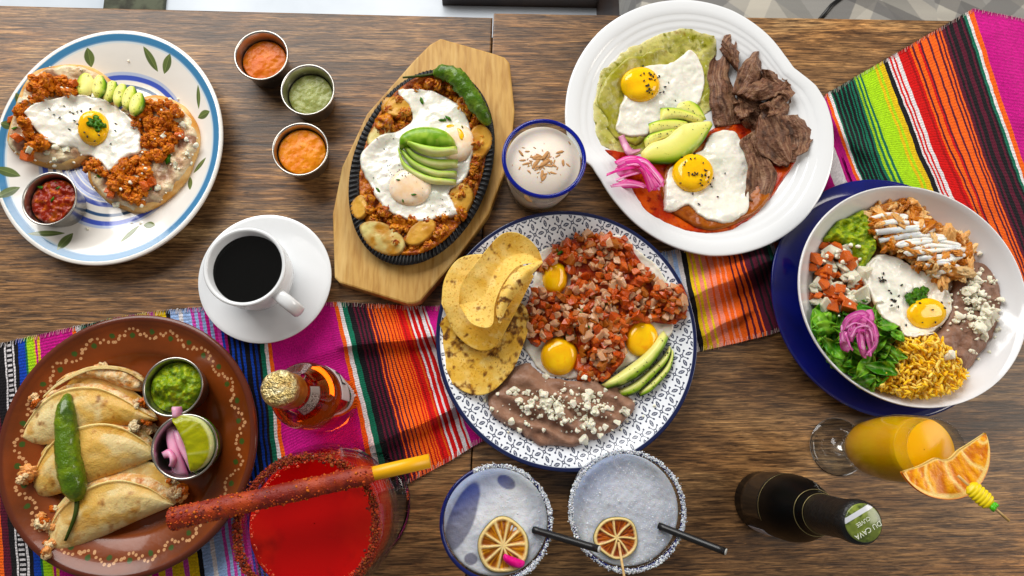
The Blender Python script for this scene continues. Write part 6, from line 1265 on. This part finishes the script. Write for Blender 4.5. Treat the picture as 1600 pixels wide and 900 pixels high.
# half orange slice hooked on the rim
oz = .154; ctr = (1480, 706); hw = 96
ow = thing('orange_slice', 'dried half orange slice perched on the flute rim', 'dried orange', (*axis_from(*ctr, oz), oz))
c0 = np.array([1250+1035/4.5, 630+400/4.5]); eL = np.array([1250+718/4.5, 630+485/4.5]); eR = np.array([1250+1305/4.5, 630+210/4.5])
cir = Z9((718, 485), (760, 545), (830, 610), (930, 660), (1060, 678), (1180, 650), (1270, 570), (1325, 460), (1338, 350), (1325, 260), (1305, 208)); cir = catmull(cir, 61, False)
innr = catmull(Z9((735, 478), (850, 438), (955, 385), (1000, 396), (1050, 392), (1085, 366), (1120, 330), (1200, 280), (1300, 215)), 61, False)
ns_, nt__ = 61, 26; tq = np.linspace(0, 1, nt__)[None]; sq = np.linspace(0, 1, ns_)[:, None]
gx = innr[:, :1]*(1-tq)+cir[:, :1]*tq; gy = innr[:, 1:]*(1-tq)+cir[:, 1:]*tq; zz = oz+.002+.006*(sq-.5)*0+.0015*np.sin(sq*9)*tq+.004*tq*np.sin(np.pi*sq)
pulpm = ss(np.abs(((sq*4.6+.12*np.sin(tq*5)+.3) % 1)-.5), .03, .10)*(1-ss(tq, .84, .9))*ss(tq, .03, .08); pulpm = pulpm+0*tq
fz = fbm(sq*40+0*tq, tq*3+0*sq, 1.0, 3, 6); c = mix(np.array(C('#efd08a')), mix(np.array(C('#c8740a')), np.array(C('#f0b02c')), ss(fz, -.4, .6)), pulpm); c = mix(c, np.array(C('#d8700c')), ss(tq+0*sq, .955, .985))
x_, y_ = P(gx, gy, zz); zz = zz+.0010*pulpm*fz
v1 = np.stack([x_.ravel(), y_.ravel(), zz.ravel()], 1); v2 = v1.copy(); v2[:, 2] -= .003; idx = np.arange(ns_*nt__).reshape(ns_, nt__); f = np.stack([idx[:-1, :-1], idx[:-1, 1:], idx[1:, 1:], idx[1:, :-1]], -1).reshape(-1, 4)
if np.cross(v1[f[0][1]]-v1[f[0][0]], v1[f[0][2]]-v1[f[0][0]])[2] < 0: f = f[:, ::-1]
ring = np.r_[idx[:-1, 0], idx[-1, :-1], idx[:0:-1, -1], idx[0, :0:-1]]; r2 = np.roll(ring, -1); N2 = len(v1)
part('citrus_slice', (np.vstack([v1, v2]), np.vstack([f, f[:, ::-1]+N2, np.stack([ring, ring+N2, r2+N2, r2], 1)]), {'col': np.vstack([c.reshape(-1, 3)]*2)}), M_cit, ow)
pa = Z9((1110, 510), (1470, 828)); q0 = np.array([*axis_from(*pa[0], .166), .166]); q1 = np.array([*axis_from(*pa[1], .172), .172])
pk_ = thing('pineapple_pick', 'wooden pick with a yellow pineapple bead through the orange slice', 'pick', q0); part('pick_stick', tube(np.array([q0, (q0+q1)/2, q1]), .0011, 10), M_pick, pk_)
M_bead = mk('yellow_bead', '#e8d000', .35); M_gtip = mk('green_bead', '#5cb81c', .35)
dd = q1-q0; kk = np.linspace(.21, .66, 46); env = np.sqrt(np.clip(1-np.abs(2*(kk-.21)/.45-1)**4, 0, 1)); rb_ = .0058*env*(.82+.18*np.abs(np.cos((kk-.21)/.45*np.pi*7)))+.001
part('pineapple_bead', tube(np.array([q0+dd*k for k in kk]), rb_, 20, (1.05, .6)), M_bead, pk_)
for k, a in enumerate((-.5, 0, .5)): part('bead_leaf', tube(np.array([q0+dd*.65+np.array([0, 0, .001]), q0+dd*.69+np.cross(dd, [0, 0, 1])*.09*a+np.array([0, 0, .0015]), q0+dd*.73+np.cross(dd, [0, 0, 1])*.14*a+np.array([0, 0, .001])]), [.0022, .002, .0006], 10), M_gtip, pk_)
# small amber bottle with foil top
X, Y = axis_from(514, 628, 0)
tx, ty = axis_from(436, 607, .178); lean = np.array([tx-X, ty-Y])/.178
def leanv(g, pr=None):
    v, f, ex = g; v = np.array(v); v[:, 0] += lean[0]*v[:, 2]; v[:, 1] += lean[1]*v[:, 2]; return v, f, ex
t = thing('amber_bottle', 'small amber glass beer bottle with crumpled gold foil top on the serape', 'bottle', (X, Y, .004)); Zb = .003
bo = [(.0004, .0), (.026, .0), (.0285, .002), (.0295, .006), (.0298, .05), (.0298, .085), (.0285, .098), (.0245, .110), (.0185, .120), (.0155, .130), (.0140, .142), (.0128, .156), (.0126, .168), (.0004, .169)]
part('glass_body', leanv(lathe(X, Y, [(r, z+Zb) for r, z in bo], 1, 1, 96)), mk('amber_glass', '#c8541a', .02, trans=1, ior=1.38), t)
gold = mk('gold_foil', '#cdb680', .28, metal=1, bump=[(420, .0022), (1200, .0006)], var=[('#efe4bc', 150, .45, .65), ('#8c5c20', 60, .58, .75)])
copper = mk('copper_foil', '#a8722c', .4, metal=.8, bump=[(500, .0005)], var=[('#c99a4c', 90, .45, .65)])
part('foil_neck', leanv(lathe(X, Y, [(.0137, .145+Zb), (.0143, .146+Zb), (.0138, .158+Zb), (.0134, .168+Zb), (.0134, .1705+Zb), (.012, .1705+Zb)], 1, 1, 64)), copper, t)
v, f, ex = lathe(X, Y, [(.0137, .1675+Zb), (.0141, .170+Zb), (.0139, .1735+Zb), (.0132, .1762+Zb), (.0115, .1778+Zb), (.008, .1784+Zb), (.004, .1786+Zb), (.0004, .1787+Zb)], 1, 1, 64)
v = np.array(v); v[:, :2] += np.stack([fbm(v[:, 0]*1.3, v[:, 1]+v[:, 2], .004, 3, 1), fbm(v[:, 0]+v[:, 2], v[:, 1], .004, 3, 2)], 1)*.0005; v[:, 2] += .0007*fbm(v[:, 0], v[:, 1], .003, 3, 3)
part('foil_cap', leanv((v, f, ex)), gold, t)
def wrap(X, Y, r0, z0, r1, z1, a0, a1, n=24, m=10, arc=0):
    a = np.linspace(a0, a1, n)[:, None]; k = np.linspace(0, 1, m)[None]; r = r0+(r1-r0)*k+0*a; z = z0+(z1-z0)*k+0*a
    v = np.stack([X+r*np.cos(a), Y+r*np.sin(a), z], -1).reshape(-1, 3); idx = np.arange(n*m).reshape(n, m); f = np.stack([idx[:-1, :-1], idx[1:, :-1], idx[1:, 1:], idx[:-1, 1:]], -1).reshape(-1, 4)
    w = v.copy(); w[:, :2] += (np.array([X, Y])-w[:, :2])*.006; N2 = len(v); ring = np.r_[idx[:-1, 0], idx[-1, :-1], idx[:0:-1, -1], idx[0, :0:-1]]; r2 = np.roll(ring, -1)
    uv = np.stack([np.repeat(np.linspace(0, 1, n)[:, None], m, 1), np.repeat(np.linspace(0, 1, m)[None], n, 0)], -1).reshape(-1, 2)
    return np.vstack([v, w]), np.vstack([f, f[:, ::-1]+N2, np.stack([ring, ring+N2, r2+N2, r2], 1)]), {'uv': np.vstack([uv, uv])}
# the bottle's sides that face the lens lie toward the picture's middle (east of the bottle)
lab = np.ones((160, 400, 3))*hx('#d9d3d6'); lab[:, 395:] = hx('#6a5a50'); lab[10:13, 20:380] = hx('#8a8488')
M_lab = mk('paper_label', img=image('front_label', lab), rough=.45)
fl_ = part('front_label', leanv(wrap(X, Y, .0301, .050+Zb, .0301, .088+Zb, math.radians(-6), math.radians(62))), M_lab, t)
it = []
for k, ch in enumerate('N'):
    a = math.radians(33); rr = .0304; z = .072+Zb; nrm_ = np.array([math.cos(a), math.sin(a), 0]); tg = np.array([-math.sin(a), math.cos(a), 0]); up3 = np.array([0, 0, 1.0])
    v, f, _, _ = text_geo(ch, .021, None, None); loc = np.array([X, Y, z])+nrm_*rr; w = loc+v[:, :1]*(-tg)*-1+v[:, 1:2]*up3+v[:, 2:3]*nrm_; w[:, 0] += lean[0]*w[:, 2]; w[:, 1] += lean[1]*w[:, 2]; part('lettering', (w, f, {'smooth': False}), mk('black_ink', '#101014', .5), fl_)
nl = np.ones((220, 420, 3))*hx('#5c5450'); rr_ = np.random.default_rng(1)
for row in range(7):
    for q in range(36):
        if rr_.random() < .75: nl[20+row*28:20+row*28+14, 12+q*11:12+q*11+int(4+rr_.random()*5)] = hx('#f0ebe2')
nl[20:205, 330:410] = hx('#c8c2bc')
for q in range(332, 408, 7): nl[25:200, q:q+3] = hx('#3a3030')
part('neck_label', leanv(wrap(X, Y, .0188, .1205+Zb, .0146, .1385+Zb, math.radians(-72), math.radians(18))), mk('neck_label_print', img=image('neck_label', nl), rough=.4), t)
# dark green sparkling wine bottle, small
X, Y = axis_from(1190, 783, 0); tx, ty = axis_from(1349, 817, .191); lean = np.array([tx-X, ty-Y])/.191
t = thing('wine_bottle', 'small black sparkling wine bottle with green cap disc on the wood', 'bottle', (X, Y, .0005))
bo = [(.0004, .001), (.022, .001), (.0275, .0005), (.029, .004), (.0292, .05), (.0292, .075), (.0275, .088), (.0235, .102), (.0188, .114), (.0158, .124), (.0148, .13), (.0140, .186), (.0004, .187)]
M_dk = mk('dark_bottle_glass', '#040504', .34, spec=.15)
part('glass_body', leanv(lathe(X, Y, bo, 1, 1, 96)), M_dk, t)
M_cap = mk('black_capsule', '#0c0d0e', .42, bump=[(120, .0012), (500, .0006)])
v, f, ex = lathe(X, Y, [(.0155, .128), (.0160, .1285), (.0155, .140), (.0150, .160), (.0152, .172), (.0160, .176), (.0162, .184), (.0155, .1885), (.0135, .1905), (.0004, .1908)], 1, 1, 72)
v = np.array(v); v[:, 0] += .0004*fbm(v[:, 2], np.arctan2(v[:, 1]-Y, v[:, 0]-X)*.006, .006, 3, 4)
part('foil_capsule', leanv((v, f, ex)), M_cap, t)
gr_ = mk('fine_gold_line', '#8f8460', .35, metal=.7)
for rr, z in ((.0160, .1272), (.0186, .1168)): part('gold_line', leanv(torus_geo(X, Y, rr+.0002, .00032, z, 72, 8)), gr_, t)
part('body_label', leanv(wrap(X, Y, .0295, .022, .0295, .066, math.radians(60), math.radians(200))), mk('dark_label', '#14120f', .3, coat=.3), t)
part('label_line', leanv(wrap(X, Y, .0296, .0655, .0296, .0668, math.radians(58), math.radians(202))), gr_, t)
part('back_label', leanv(wrap(X, Y, .0295, .012, .0295, .05, math.radians(226), math.radians(262))), mk('pale_label', '#b9b4bc', .5), t)
cz2 = .1911; N_ = 256; u, v_ = uvgrid(N_); dsk = np.ones((N_, N_, 3))*hx('#66752c'); put(dsk, ss(fbm(u, v_, .5, 3, 2), -.1, .5), '#8e9c40', .8); put(dsk, ss(fbm(u+3, v_, .4, 3, 6), .1, .5), '#3c4a1a', .8)
an = math.radians(27); q = -u*math.sin(an)+v_*math.cos(an); put(dsk, (q > .42)*(q < .68)*1.0, '#d3d5e0', .95)
dg = lathe(X, Y, [(.0136, cz2-.0006), (.0137, cz2), (.0130, cz2+.0005), (.0004, cz2+.0006)], 1, 1, 48); cd = part('cap_disc', leanv(dg), mk('cap_disc_print', img=image('cap_disc', dsk), rough=.25, coat=.5), t)
M_ink = mk('pale_ink', '#dfe3d2', .5)
for s_, size, off in (('DU CAVA', .0052, .0056), ('CUVEE', .0040, -.0010)):
    v, f, _, _ = text_geo(s_, size, None, None); d1 = -np.array([math.cos(an), math.sin(an), 0]); d2 = -np.array([-math.sin(an), math.cos(an), 0])
    w = np.array([X, Y, cz2+.00075])+v[:, :1]*d1+(v[:, 1:2]+off)*d2+v[:, 2:3]*np.array([0, 0, 1]); part('lettering', leanv((w, f, {'smooth': False})), M_ink, cd)
